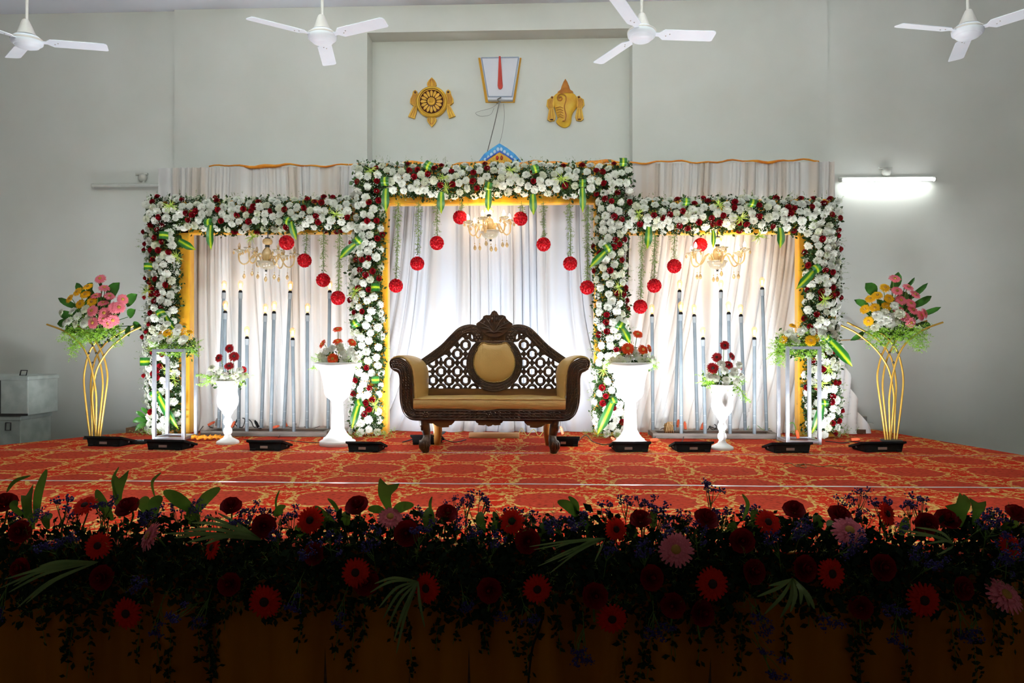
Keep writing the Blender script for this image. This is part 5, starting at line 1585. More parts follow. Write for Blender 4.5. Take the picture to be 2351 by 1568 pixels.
# ------------------------------------------------------------------ chandeliers
def chandelier(px, py, Y, n_arm, a0, lit, label, top_py, k=1.0):
    P = at(px, py, Y)
    T = thing('chandelier', label, 'chandelier', P, 0, 'crystal chandeliers')
    T.rotation_euler = (0, math.radians({'l': 3, 'c': -4, 'r': 0}[lit[1]]), 0)
    lit_on = lit[0]
    m_ = MB(); m_.lathe([(0.0, -0.10), (0.012, -0.098), (0.02, -0.088), (0.06, -0.078), (0.085, -0.052), (0.092, -0.03), (0.10, -0.012)], 28, flute=0.03, fl_n=14); bo = m_.build('bowl', M_crystal, T)
    m_ = MB(); m_.lathe([(0.098, -0.016), (0.108, -0.010), (0.108, 0.002), (0.095, 0.006), (0.04, 0.008)], 28, flute=0.03, fl_n=28); m_.build('bowl_rim', M_crystal, T)
    m_ = MB(); m_.lathe([(0.016, -0.112), (0.010, -0.104), (0.016, -0.096)], 10); m_.build('finial', M_iron, bo)
    m_ = MB(); m_.lathe([(0.045, 0.006), (0.048, 0.03), (0.058, 0.07), (0.058, 0.095), (0.045, 0.13), (0.026, 0.155), (0.022, 0.165)], 20); m_.build('vase_column', M_amber, T)
    m_ = MB(); m_.lathe([(0.024, 0.165), (0.026, 0.172), (0.026, 0.188), (0.022, 0.192)], 16); m_.build('collar', M_iron, T)
    m_ = MB(); m_.lathe([(0.022, 0.192), (0.05, 0.206), (0.058, 0.228), (0.052, 0.25), (0.034, 0.264)], 20); m_.build('glass_ball', M_amber, T)
    zt = at(px, top_py, Y).z - P.z
    m_ = MB(); m_.lathe([(0.03, 0.262), (0.03, 0.276), (0.012, 0.28)], 14)
    m_.tube([(0, 0, 0.278), (0, 0, zt)], 0.006, 8); m_.build('hanging_rod', M_iron, T)
    drop_mb = MB(); drop_mb.lathe([(0.0, -0.062), (0.012, -0.05), (0.017, -0.036), (0.012, -0.02), (0.004, -0.006), (0.0, 0.0)], 8, smooth=False)
    drop_mb.ball((0, 0, 0.010), 0.007, 6, 4)
    DROP = drop_mb.mesh('crystal_drop', M_amber)
    cup_mb = MB(); cup_mb.lathe([(0.012, -0.022), (0.022, -0.012), (0.04, 0.0), (0.062, 0.016), (0.060, 0.018), (0.034, 0.006), (0.0, 0.004)], 20, flute=0.04, fl_n=10)
    CUP = cup_mb.mesh('drip_cup', M_crystal)
    sl_mb = MB(); sl_mb.lathe([(0.013, 0.004), (0.013, 0.034), (0.011, 0.036)], 10); SL = sl_mb.mesh('bulb_socket', M_brass)
    bb = MB(); bb.lathe([(0.008, 0.034), (0.016, 0.046), (0.0175, 0.058), (0.012, 0.078), (0.004, 0.096), (0.0, 0.10)], 12); BB = bb.mesh('candle_bulb', M_candle if lit_on else M_candleoff)
    for i in range(n_arm):
        a = a0 + 2 * PI * i / n_arm
        ca, sa = math.cos(a), math.sin(a)
        prof = [(0.06, 0.01), (0.085, 0.055), (0.115, 0.078), (0.15, 0.06), (0.18, 0.01), (0.215, -0.035), (0.255, -0.045), (0.29, -0.015), (0.302, 0.035), (0.302, 0.075)]
        m_ = MB(); m_.tube(spline([(r * ca * k, r * sa * k, z) for r, z in prof], 4), 0.0085, 7)
        arm_ = m_.build('arm', M_amber, T)
        e = Vector((0.302 * ca * k, 0.302 * sa * k, 0.098))
        put('drip_cup', CUP, arm_, e)
        put('bulb_socket', SL, arm_, e)
        put('candle_bulb', BB, arm_, e)
        for q in range(3):
            b_ = a + q * 2.1 + 0.4
            put('crystal_drop', DROP, arm_, e + Vector((0.057 * math.cos(b_), 0.057 * math.sin(b_), 0.004)), None, None, 0.8)
        ch = MB(); ch.tube([(0.235 * ca * k, 0.235 * sa * k, -0.045), (0.235 * ca * k, 0.235 * sa * k, -0.115 - 0.02 * (i % 2))], 0.0022, 4)
        ch.build('drop_chain', M_crystal, arm_)
        put('crystal_drop', DROP, arm_, (0.235 * ca * k, 0.235 * sa * k, -0.125 - 0.02 * (i % 2)), None, None, 1.1)
    put('crystal_drop', DROP, T, (0, 0, -0.16), None, None, 1.2)
    if lit_on:
        ld = bpy.data.lights.new('chandelier_glow', 'POINT'); ld.energy = 7.0; ld.color = (1.0, 0.72, 0.42); ld.shadow_soft_size = 0.12
        lo = bpy.data.objects.new('chandelier_glow', ld); C.objects.link(lo); lo.parent = T; lo.location = (0, 0.02, 0.19)
    return T
YCH = 7.72
chandelier(612, 601, YCH, 6, 0.25, (False, 'l'), 'unlit amber crystal chandelier hanging in the left bay', 530)
chandelier(1125, 531, YCH, 6, 0.30, (True, 'c'), 'lit crystal chandelier hanging above the sofa', 462, 0.80)
chandelier(1647, 600, YCH, 6, 0.45, (True, 'r'), 'lit crystal chandelier hanging in the right bay', 530)

# ------------------------------------------------------------------ light pole stands
_b = MB(); _b.lathe([(0.013, 0.0), (0.014, 0.012), (0.022, 0.045), (0.030, 0.075), (0.031, 0.092), (0.024, 0.112), (0.010, 0.122), (0.0, 0.124)], 16); BULB = _b.mesh('bulb', M_bulbglass)
_b = MB()
for i in range(4):
    a = i * PI / 2 + 0.4
    _b.tube([(0.010 * math.cos(a), 0.010 * math.sin(a), 0.028), (0.008 * math.cos(a), 0.008 * math.sin(a), 0.085)], 0.0036, 5)
FILA = _b.mesh('filament', M_filament)
_b = MB(); _b.lathe([(0.018, -0.03), (0.022, -0.026), (0.022, -0.006), (0.016, 0.002), (0.013, 0.008)], 14); SOCK = _b.mesh('bulb_socket', M_black)
def pole_stand(poles, rail, label):
    yb, yf = 7.95, 7.66
    xa, xb = at(rail[0], 1000, yf).x, at(rail[1], 1000, yf).x
    O = Vector(((xa + xb) / 2, (yb + yf) / 2, 0))
    T = thing('light_pole_stand', label, 'lamp stand', O, 0, 'stands of grey pipe poles with bulbs')
    for y in (yb, yf):
        m_ = MB(); m_.box((0, y - O.y, 0.03), (xb - xa, 0.05, 0.055)); bevel(m_.build('base_plank', M_plank, T), 0.004)
    for x in (xa + 0.04, xb - 0.04):
        m_ = MB(); m_.box((x - O.x, 0, 0.03), (0.055, yb - yf, 0.05)); bevel(m_.build('base_plank', M_plank, T), 0.004)
    for (bx, by, px, py, back) in poles:
        y = yb if back else yf
        top = at(bx, by, y); bot = at(px, py, y); bot.z = 0.055
        m_ = MB(); m_.tube([bot - O, top - O], 0.0195, 12)
        po = m_.build('pole', M_pvc, T)
        d = (top - bot).normalized()
        m_ = MB(); m_.tube([top - O - d * 0.07, top - O], 0.0235, 12); m_.build('coupler', M_pvcd, po)
        m_ = MB()
        for hh in (0.10, 0.20):
            m_.tube([bot - O + d * hh, bot - O + d * (hh + 0.006)], 0.0212, 12)
        m_.build('wire_tie', M_pvcd, po, None, None, 'stuff')
        q = d.to_track_quat('Z', 'Y')
        e = top - O + d * 0.022
        put('bulb_socket', SOCK, po, e, q); put('bulb', BULB, po, e, q); put('filament', FILA, po, e, q)
pole_stand([(514, 672, 502, 985, 1), (552, 672, 548, 985, 1), (666, 673, 652, 985, 1), (757, 672, 753, 985, 1), (517, 719, 514, 992, 0), (609, 725, 600, 985, 1), (629, 720, 622, 992, 0), (706, 724, 705, 985, 1), (567, 778, 567, 992, 0), (672, 781, 675, 992, 0)],
    (462, 752), 'stand of grey pipe poles with amber bulbs in the left bay')
pole_stand([(1560, 671, 1549, 985, 1), (1655, 671, 1652, 985, 1), (1750, 665, 1760, 985, 1), (1497, 727, 1499, 985, 1), (1563, 722, 1564, 996, 0), (1594, 727, 1601, 985, 1), (1673, 722, 1676, 996, 0), (1701, 727, 1711, 985, 1), (1614, 780, 1619, 998, 0), (1732, 780, 1732, 998, 0)],
    (1498, 1792), 'stand of grey pipe poles with amber bulbs in the right bay')

# ------------------------------------------------------------------ hanging red balls and fern strands
def ball_petals(seed):
    rnd = random.Random(seed); mb = MB()
    n = 64
    for i in range(n):
        z = 1 - 2 * (i + 0.5) / n; r = math.sqrt(1 - z * z); a = i * 2.39996 + rnd.uniform(-.1, .1)
        d = Vector((r * math.cos(a), r * math.sin(a), z))
        u = d.orthogonal().normalized(); v = d.cross(u)
        for rad, h, tw in ((0.20, 0.10, rnd.uniform(0, 6)), (0.10, 0.14, rnd.uniform(0, 6))):
            vs_ = []
            seg = 7
            for k in range(seg + 1):
                t = tw + 4.9 * k / seg
                w = u * math.cos(t) + v * math.sin(t)
                rr = rad * (1 + 0.15 * math.sin(3 * t))
                vs_ += [d * 0.90 + w * rr * 0.7, d * (0.90 + h) + w * rr * 1.1]
            mb.add(vs_, [(2 * k, 2 * k + 2, 2 * k + 3, 2 * k + 1) for k in range(seg)], None, 0, True)
    return mb.mesh('rose_petals', M_redball)
BP = [ball_petals(s) for s in (1, 2)]
_b = MB(); _b.ball((0, 0, 0), 0.93, 16, 10); BCORE = _b.mesh('ball_core', M_redball)
YBL = 7.72
def flower_ball(px, py, top, label, r=0.074, Y=None):
    Y = Y or YBL
    P = at(px, py, Y)
    T = thing('flower_ball', label, 'flower ball', P, 0, 'hanging red flower balls')
    put('ball_core', BCORE, T, None, None, None, r)
    put('rose_petals', BP[int(px) % 2], T, None, (px, py, px * 0.3), 'stuff', r)
    m_ = MB(); m_.tube([(0, 0, r * 0.9), (0, 0, at(px, top, Y).z - P.z)], 0.0015, 4); m_.build('thread', M_thread, T)
BAY = {'l': 'left bay', 'c': 'middle bay', 'r': 'right bay'}
for px, py, top, lab, Y in (
    (658, 557, 528, 'red flower ball touching the unlit chandelier in left bay', 7.30),
    (699, 598, 528, 'red flower ball hung second highest in left bay', None),
    (742, 643, 528, 'red flower ball in left bay overlapping the tallest right lamp pole', None),
    (776, 684, 528, 'lowest red flower ball in left bay against the arch pillar', 7.60),
    (909, 656, 466, 'lowest red flower ball at left side of the middle bay', None),
    (958, 605, 466, 'second lowest red flower ball left of the sofa crest', None),
    (1003, 558, 466, 'red flower ball third from left edge in middle bay', None),
    (1056, 499, 466, 'red flower ball touching left side of the lit middle chandelier', 7.80),
    (1195, 502, 466, 'red flower ball touching right side of the lit middle chandelier', None),
    (1248, 561, 466, 'red flower ball third from right edge in middle bay', None),
    (1309, 605, 466, 'second lowest red flower ball right of the sofa crest', None),
    (1348, 660, 466, 'lowest red flower ball at right side of the middle bay', 7.60),
    (1608, 562, 532, 'red flower ball behind the lit chandelier in right bay', 8.02),
    (1548, 611, 532, 'red flower ball second highest in right bay', None),
    (1502, 656, 532, 'red flower ball second lowest in right bay', None),
    (1470, 704, 532, 'lowest red flower ball in right bay near the arch pillar', None)):
    flower_ball(px, py, top, lab, 0.078, Y)
rnd = random.Random(88)
for (x0, y0, x1, y1, w, lab) in (
    (703, 535, 702, 585, .05, 'short green fern strand above second ball of left bay'),
    (743, 535, 742, 626, .06, 'green fern strand hanging second from pillar in left bay'),
    (780, 535, 777, 668, .06, 'long green fern strand beside arch pillar in left bay'),
    (914, 466, 910, 642, .055, 'longest green fern strand at left side of middle bay'),
    (961, 466, 959, 585, .055, 'green fern strand second from left in middle bay'),
    (1003, 466, 1003, 546, .06, 'green fern strand third from left in middle bay'),
    (1060, 462, 1058, 489, .05, 'very short fern sprig left of the lit middle chandelier'),
    (1197, 466, 1203, 510, .05, 'very short fern sprig right of the lit middle chandelier'),
    (1247, 466, 1249, 550, .05, 'green fern strand third from right in middle bay'),
    (1307, 466, 1310, 594, .06, 'green fern strand second from right in middle bay'),
    (1350, 470, 1348, 648, .07, 'longest green fern strand at right side of middle bay'),
    (1475, 535, 1470, 692, .06, 'longest green fern strand near arch pillar in right bay'),
    (1503, 535, 1502, 646, .065, 'green fern strand second from arch pillar in right bay'),
    (1547, 535, 1548, 600, .055, 'short green fern strand left of the lit right chandelier')):
    T = thing('fern_strand', lab, 'fern strand', at(x0, y0, 7.78), 0, 'hanging fern strands')
    m_ = MB(); O = Vector(T.location)
    asparagus(m_, (0, 0, 0), at(x1, y1, 7.76) - O, w, rnd, 0.0065)
    m_.build('fronds', M_fern, T, None, None, 'stuff')
    s_ = MB(); s_.tube([(0, 0, 0.02), (at(x1, y1, 7.76) - O) * 0.5 + Vector((0.004, 0, 0)), at(x1, y1, 7.76) - O], 0.0026, 5); s_.build('stem', M_stem, T)

# ------------------------------------------------------------------ floodlights lying on the carpet
def floodlight(px, py_bot, wpx, rz, label, power=1.0):
    p = on_floor(px, py_bot)
    k = p.y / FPX
    w = wpx * k; D = 0.21; h = 0.080
    T = thing('floodlight', label, 'floodlight', (p.x, p.y + D / 2, 0), rz, 'black stage floodlights')
    # lens tilted back towards the drapes: front lip higher than the rear one
    zf, zb = h + 0.012, 0.030
    b_ = MB()
    wb, wt = w * 0.42, w * 0.46
    vs_ = [(-wb, -D / 2, 0.0), (wb, -D / 2, 0.0), (wb, D / 2, 0.0), (-wb, D / 2, 0.0),
           (-wt, -D / 2 - 0.004, zf - 0.006), (wt, -D / 2 - 0.004, zf - 0.006), (wt, D / 2 + 0.004, zb - 0.006), (-wt, D / 2 + 0.004, zb - 0.006)]
    b_.add(vs_, [(3, 2, 1, 0), (4, 5, 6, 7), (0, 1, 5, 4), (1, 2, 6, 5), (2, 3, 7, 6), (3, 0, 4, 7)])
    bevel(b_.build('housing', M_black, T), 0.008)
    ang = math.atan2(zf - zb, D)
    R = Matrix.Translation((0, 0, (zf + zb) / 2)) @ Matrix.Rotation(-ang, 4, 'X')
    L = math.hypot(D, zf - zb)
    r_ = MB()
    for s in (-1, 1):
        r_.box((0, s * (L / 2), 0.0), (w, 0.03, 0.02), R)
        r_.box((s * (w / 2 - 0.015), 0, 0.0), (0.03, L, 0.02), R)
    r_.build('lens_rim', M_black, T)
    g_ = MB(); g_.box((0, 0, -0.004), (w - 0.06, L - 0.03, 0.006), R); g_.build('lens', M_floodglass, T)
    s_ = MB(); s_.box((-0.02 + 0.02 * math.sin(px), -D / 2 - 0.006, h * 0.47), (w * 0.20, 0.004, h * 0.30)); s_.build('sticker', M_sticker, T)
    for s in (-1, 1):
        n_ = MB(); n_.lathe([(0.010, 0), (0.010, 0.012), (0.004, 0.014)], 10, Matrix.Translation((s * wb * 1.02, 0.02, 0.035)) @ Matrix.Rotation(s * PI / 2, 4, 'Y')); n_.build('bracket_bolt', M_pvcd, T)
    for s in (-1, 1):
        f_ = MB(); f_.box((s * wb * 0.8, -D / 2 - 0.004, 0.012), (0.05, 0.02, 0.02)); f_.build('foot_fin', M_black, T)
    ld = bpy.data.lights.new('flood_beam', 'AREA'); ld.shape = 'RECTANGLE'; ld.size = w - 0.07; ld.size_y = L - 0.06
    ld.energy = FLOOD_W * power; ld.color = (0.90, 0.95, 1.0); ld.spread = math.radians(170)
    lo = bpy.data.objects.new('flood_beam', ld); C.objects.link(lo); lo.parent = T
    lo.matrix_local = R @ Matrix.Translation((0, 0, 0.012)) @ Matrix.Rotation(PI, 4, 'X')
    return T
floodlight(240, 1025, 96, -0.10, 'black floodlight on carpet before far left gold stand', 0.9)
floodlight(380, 1033, 100, -0.08, 'black floodlight on carpet before left silver stand', 0.9)
floodlight(610, 1035, 88, -0.06, 'black floodlight on carpet between left small vase and large urn')
floodlight(836, 1038, 84, -0.05, 'black floodlight on carpet right of the left large urn')
floodlight(978, 1021, 72, 0.0, 'black floodlight behind the left front leg of sofa', 1.1)
floodlight(1300, 1025, 62, 0.0, 'black floodlight behind the right front leg of sofa', 1.1)
floodlight(1449, 1038, 88, 0.06, 'black floodlight in front of the right large urn')
floodlight(1592, 1038, 90, 0.06, 'black floodlight left of the right small vase')
floodlight(1816, 1040, 95, 0.08, 'black floodlight before right silver stand', 0.9)
floodlight(2026, 1038, 104, 0.10, 'black floodlight on carpet before far right gold stand', 0.9)

# ------------------------------------------------------------------ cables and clutter on the stage
def cable(label, pts, m, r=0.0045, cat='cable', name='power_cable', plugs=()):
    P = []
    for (x, y, z) in pts:
        q = on_floor(x, y); P.append(Vector((q.x, q.y, z + r)))
    T = thing(name, label, cat, (P[0].x, P[0].y, 0))
    m_ = MB(); m_.tube(spline([p - Vector(T.location) for p in P], 6), r, 6); m_.build('cord', m, T)
    for (x, y, z, a, mt) in plugs:
        q = on_floor(x, y)
        b_ = MB(); M = Matrix.Translation(Vector((q.x, q.y, z + 0.03)) - Vector(T.location)) @ Matrix.Rotation(a, 4, 'Y')
        b_.box((0, 0, 0), (0.03, 0.022, 0.075), M); b_.box((0, 0, 0.045), (0.02, 0.016, 0.02), M)
        bevel(b_.build('connector', mt, T), 0.004)
    return T
cable('black coiled cable on the left lamp stand base', [(535, 993, .05), (548, 988, .13), (562, 990, .14), (556, 994, .06), (540, 992, .09), (552, 987, .16), (575, 990, .12), (583, 993, .06), (600, 995, .05)], M_cable, 0.006, plugs=[(535, 992, .05, 0.4, M_plugor), (590, 992, .06, -0.5, M_black)])
cable('black cable with orange connectors at left end of left lamp stand', [(455, 995, 0), (470, 988, .06), (485, 990, .04), (500, 993, .03), (520, 1000, 0)], M_cable, 0.005, plugs=[(484, 990, .06, 1.1, M_plugor), (498, 990, .07, 0.1, M_plank)])
cable('thin wire with orange connectors at right end of left lamp stand', [(640, 1006, 0), (655, 990, .06), (672, 992, .05), (690, 985, .12), (705, 992, .03), (735, 990, .06)], M_cable, 0.003, plugs=[(655, 990, .06, -0.5, M_plugor), (631, 996, .05, 1.3, M_plugor), (738, 986, .07, 0.5, M_black)])
cable('dark wire with orange plugs across right lamp stand base', [(1500, 1012, 0), (1520, 996, .06), (1545, 1000, .06), (1560, 990, .09), (1570, 1004, .03), (1565, 1017, 0)], M_cable, 0.004, plugs=[(1556, 993, .07, 0.2, M_plugor), (1573, 996, .06, -0.1, M_plugor), (1500, 1016, 0.0, 1.5, M_plugor), (1600, 986, .07, 0.1, M_plugor), (1612, 996, .05, 0.3, M_plugor)])
cable('black cable coil on right lamp stand base left of small vase', [(1625, 997, .05), (1635, 993, .10), (1645, 996, .08), (1638, 998, .05), (1628, 996, .08), (1648, 997, .05)], M_cable, 0.006)
cable('green and yellow wire loop with orange plug by right stand', [(1714, 1000, .05), (1725, 990, .10), (1740, 994, .08), (1755, 998, .05), (1775, 992, .06)], M_cablegreen, 0.0035, plugs=[(1718, 992, .07, 0.2, M_plugor), (1758, 986, .08, 0.1, M_plugor)])
cable('green wire loop with orange plug inside right silver stand', [(1808, 1020, .06), (1812, 1010, .16), (1822, 1008, .17), (1830, 1012, .08)], M_cablegreen, 0.005, plugs=[(1831, 1016, .05, -0.2, M_plugor)])
cable('black cable lying on carpet right of the sofa', [(1330, 1014, .01), (1345, 1008, .04), (1360, 1014, 0), (1385, 1022, 0), (1405, 1020, 0), (1425, 1030, .01)], M_cable, 0.005, plugs=[(1290, 1006, .05, -0.3, M_plugor), (1412, 1022, 0.02, -0.9, M_plugor)])
cable('yellow wire loops on carpet behind the sofa', [(1190, 1000, 0), (1198, 993, .05), (1210, 1001, 0), (1225, 996, .05), (1238, 1002, 0), (1255, 994, .06), (1275, 1000, .02)], M_cableyel, 0.004)
cable('black wire bundle on carpet behind the left sofa leg', [(950, 1012, .02), (925, 1016, 0), (1000, 1006, .05), (1012, 1008, .05), (1020, 1014, .02), (1045, 1016, 0), (1070, 1010, 0)], M_cable, 0.005, plugs=[(1012, 1008, .03, 1.2, M_black)])
cable('black cable running along carpet between right vase and right gold stand', [(1895, 1014, 0), (1915, 1016, .0), (1935, 1018, .0), (1960, 1014, 0), (1975, 1016, .0)], M_cable, 0.005, plugs=[(1962, 1015, 0.0, 1.5, M_plugor)])
cable('dark cable lying across carpet left of the large left urn', [(560, 1010, 0), (600, 1012, 0), (650, 1011, 0), (700, 1016, 0), (735, 1017, 0)], M_cable, 0.004)
# tangled tan string near the front
cable('tangled tan string lying on open carpet at right', [(1800, 1066, 0), (1815, 1064, 0), (1830, 1072, 0), (1845, 1066, .004), (1850, 1075, 0), (1828, 1070, .006), (1858, 1068, .004), (1880, 1072, 0), (1910, 1070, 0), (1945, 1073, 0)], M_string, 0.0035, 'string', 'loose_string')
# crumpled yellow cloth
q = on_floor(482, 1011)
m_ = MB(); rnd = random.Random(5)
pts = [Vector((x, 0.02 * math.sin(x * 31), 0.025 + 0.015 * abs(math.sin(x * 23)))) for x in [-.20 + .40 * i / 24 for i in range(25)]]
m_.tube(pts, [0.014 + 0.022 * abs(math.sin(i * 1.1 + 0.4)) for i in range(25)], 9, flat=0.7)
for v in range(len(m_.v)):
    x, y, z = m_.v[v]; m_.v[v] = (x + rnd.gauss(0, .006), y + rnd.gauss(0, .008), max(0.002, z + rnd.gauss(0, .006)))
tag(m_.build('crumpled_cloth', M_orange, None, q), 'crumpled yellow cloth on carpet beside the left small vase', 'cloth')
# planks and boards at the back
def board(px0, px1, py_bot, h, d, m, name, label, cat='board'):
    a, c = on_floor(px0, py_bot), on_floor(px1, py_bot)
    m_ = MB(); m_.box((0, d / 2, h / 2), (c.x - a.x, d, h))
    o = m_.build(name, m, None, ((a.x + c.x) / 2, (a.y + c.y) / 2, 0)); bevel(o, 0.004)
    return tag(o, label, cat)
board(1076, 1192, 1006, 0.055, 0.10, M_pine, 'pine_board', 'pale pine board on carpet behind the sofa')
board(288, 330, 994, 0.06, 0.3, M_brown, 'wood_block', 'brown wood block on carpet behind the left flower arch')
board(1948, 1988, 996, 0.05, 0.2, M_brown, 'wood_block', 'brown wood block under the trailing right drape')
q = on_floor(305, 1020)
m_ = MB(); m_.box((0, 0.06, 0.016), (0.24, 0.14, 0.028)); o = m_.build('plug_board', M_black, None, q); bevel(o, 0.006)
tag(o, 'flat black plug board beside far left floodlight', 'plug board')
for i in range(5):
    t_ = MB(); t_.box((-0.08 + 0.04 * i, 0.05, 0.035), (0.022, 0.03, 0.014)); t_.build('socket_terminal', M_pvcd, o)
# brown patterned bundle beside the right pole
q = on_floor(1535, 1000)
m_ = MB(); m_.ball((0, 0.02, 0.075), 0.065, 12, 8, (0.8, 0.5, 1.1))
for v in range(len(m_.v)):
    x, y, z = m_.v[v]; m_.v[v] = (x + rnd.gauss(0, .010), y + rnd.gauss(0, .010), max(0.0, z + rnd.gauss(0, .010)))
o = m_.build('string_bundle', M_string, None, q)
tag(o, 'bundle of brown strings leaning on the right lamp stand', 'string')
for i in range(5):
    s_ = MB(); s_.tube(spline([(-.01 + .012 * i, -0.01, 0.16), (-.03 + .018 * i, -0.035, 0.08), (-.04 + .022 * i, -0.03, 0.02)], 4), 0.005, 5); s_.build('strand', M_pine, o)

# ------------------------------------------------------------------ steel trunks at far left
def trunk(px0, px1, py0, py1, Y, label):
    a, c = at(px0, py1, Y), at(px1, py0, Y)
    w, h = c.x - a.x, c.z - a.z
    T = thing('steel_trunk', label, 'trunk', ((a.x + c.x) / 2, Y + 0.25, a.z), 0.0, 'stacked steel trunks')
    m_ = MB(); m_.box((0, 0, h * 0.5), (w, 0.5, h)); bevel(m_.build('body', M_trunk, T), 0.012)
    m_ = MB(); m_.box((0, 0, h - 0.03), (w + 0.02, 0.52, 0.05)); bevel(m_.build('lid', M_trunk, T), 0.010)
    m_ = MB(); m_.box((0, -0.254, 0.012), (w, 0.012, 0.024)); m_.build('edge_band', M_iron, T)
    return T, w, h
zlow = at(30, 1040, 7.75).z
T, w, h = trunk(-70, 47, 955, 1062, 7.70, 'lower grey steel trunk standing behind the stage edge')
hd = MB(); hd.tube([(0.5 * w - 0.16, -0.27, h * 0.86), (0.5 * w - 0.16, -0.275, h * 0.70), (0.5 * w - 0.10, -0.275, h * 0.70), (0.5 * w - 0.10, -0.27, h * 0.86), (0.5 * w - 0.16, -0.27, h * 0.86)], 0.007, 6); hd.build('handle', M_iron, T)
lw = Vector(T.location).z + h
T2, w2, h2 = trunk(-80, 64, 862, 953, 7.68, 'upper grey steel trunk stacked at the far left edge')
T2.location.z = lw + 0.006
hd = MB(); hd.tube([(w2 * 0.32, -0.2, h2), (w2 * 0.34, -0.2, h2 + 0.06), (w2 * 0.44, -0.2, h2 + 0.06), (w2 * 0.42, -0.2, h2), (w2 * 0.32, -0.2, h2)], 0.007, 6); hd.build('handle', M_iron, T2)
s_ = MB(); s_.box((-w2 * 0.18, -0.252, h2 * 0.48), (0.5 * w2, 0.008, h2 * 0.9)); s_.build('dark_panel', M_iron, T2)
# hall floor support for the trunks
dz = Vector(T.location).z - ZF
m_ = MB(); m_.box((0, 0, dz / 2), (w * 0.96, 0.48, dz)); o = m_.build('storage_crate', M_brown, None, (T.location.x, T.location.y, ZF)); bevel(o, 0.01)
tag(o, 'brown crate under the steel trunks hidden by the stage edge', 'crate')

# thin stick leaning between right arch and gold stand
m_ = MB(); m_.tube([at(1915, 782, 7.95), at(1996, 778, 8.60)], 0.008, 6)
tag(m_.build('thin_stick', M_pine), 'thin wooden stick sticking out level from behind right flower arch', 'stick')
# ------------------------------------------------------------------ flower border along the stage front
YB = 3.42
border = thing('flower_border', 'long border of red gerberas dark carnations purple statice and leaves along stage front', 'flower border', (-0.2, YS - 0.02, 0))
BO = Vector(border.location)
rb = random.Random(321)
def bp(px, py, dy=0.0): return at(px, py, YB + dy)
def depth_at(py):       # the border bulges out at mid height
    s = (py - 1180) / 260.0
    return -0.10 * math.exp(-((s - 0.55) / 0.45) ** 2) + (0.06 if py < 1200 else 0.0)
SC = YB / FPX
CARN = [rose_mesh(s, m, 'carnation') for s, m in ((11, M_rose), (12, M_rose))]
for (x, y, r, kind, nx, nz_, sx, sy) in (
    (196, 1162, 28, 'scarlet', 0, 1.2, 188, 1215), (226, 1253, 30, 'scarlet', .2, .2, 250, 1300), (490, 1258, 28, 'scarlet', -.9, .4, 520, 1300), (713, 1195, 32, 'scarlet', 0, .3, 720, 1260),
    (293, 1407, 36, 'scarlet', -.1, -.1, 338, 1350), (609, 1380, 38, 'scarlet', 0, -.1, 680, 1310), (344, 1231, 34, 'pink', -1.0, .6, 395, 1275), (1175, 1198, 30, 'scarlet', 0, .4, 1180, 1260),
    (818, 1314, 33, 'scarlet', -.1, .1, 850, 1280), (981, 1350, 34, 'scarlet', -.5, .0, 1010, 1300), (1233, 1352, 32, 'scarlet', .1, .0, 1250, 1300), (1413, 1216, 27, 'scarlet', .4, .3, 1420, 1260),
    (1405, 1419, 34, 'scarlet', 0, -.2, 1418, 1360), (896, 1188, 30, 'pink', .2, 1.1, 896, 1250), (1552, 1262, 38, 'pink', -.2, .3, 1580, 1320), (1762, 1200, 30, 'scarlet', .2, .6, 1772, 1260),
    (1634, 1340, 36, 'scarlet', .1, .1, 1650, 1280), (1907, 1317, 34, 'scarlet', .3, .1, 1930, 1270), (2119, 1377, 37, 'scarlet', 0, .0, 2120, 1310), (2317, 1254, 29, 'scarlet', .3, .3, 2330, 1300),
    (2034, 1180, 28, 'scarlet', .7, .3, 2036, 1240), (1949, 1220, 37, 'pink', 0, .9, 1960, 1280), (2306, 1367, 40, 'pink', .3, .8, 2290, 1330)):
    d = depth_at(y) - 0.05
    gerbera(border, BO, bp(x, y, d), (nx, -1, nz_ + 0.12), r * SC, kind, rb, bp(sx, sy, d + 0.14), 1 if kind == 'pink' else 0)
for (x, y) in ((10, 1156), (294, 1166), (531, 1162), (606, 1207), (48, 1220), (721, 1271), (235, 1326), (527, 1341), (48, 1305), (820, 1162), (934, 1224), (1026, 1180), (1211, 1242), (840, 1336), (1124, 1355), (1471, 1193), (1495, 1326), (1366, 1367),
               (1621, 1193), (1823, 1171), (1927, 1186), (1704, 1241), (2126, 1203), (2174, 1193), (2332, 1180), (1730, 1312), (1847, 1305), (2026, 1302), (1612, 1407), (1976, 1394), (2209, 1351), (1545, 1270 + 120)):
    d = depth_at(y) - 0.03
    n_ = (rb.uniform(-.4, .4), -1, 1.3 if y < 1200 else 0.25)
    o = put('carnation', CARN[rb.randrange(2)], border, bp(x, y, d) - BO, face_quat(n_, rb.uniform(0, 6)), None, rb.uniform(23, 28) * SC)
    s = MB(); q = o.matrix_basis.inverted() @ (bp(x + rb.uniform(-8, 8), y + 60, d + 0.12) - BO)
    s.tube(spline([(0, 0, -0.2), (0, 0, -1.0), q], 3), 0.09, 5); s.build('flower_stem', M_stem, o)

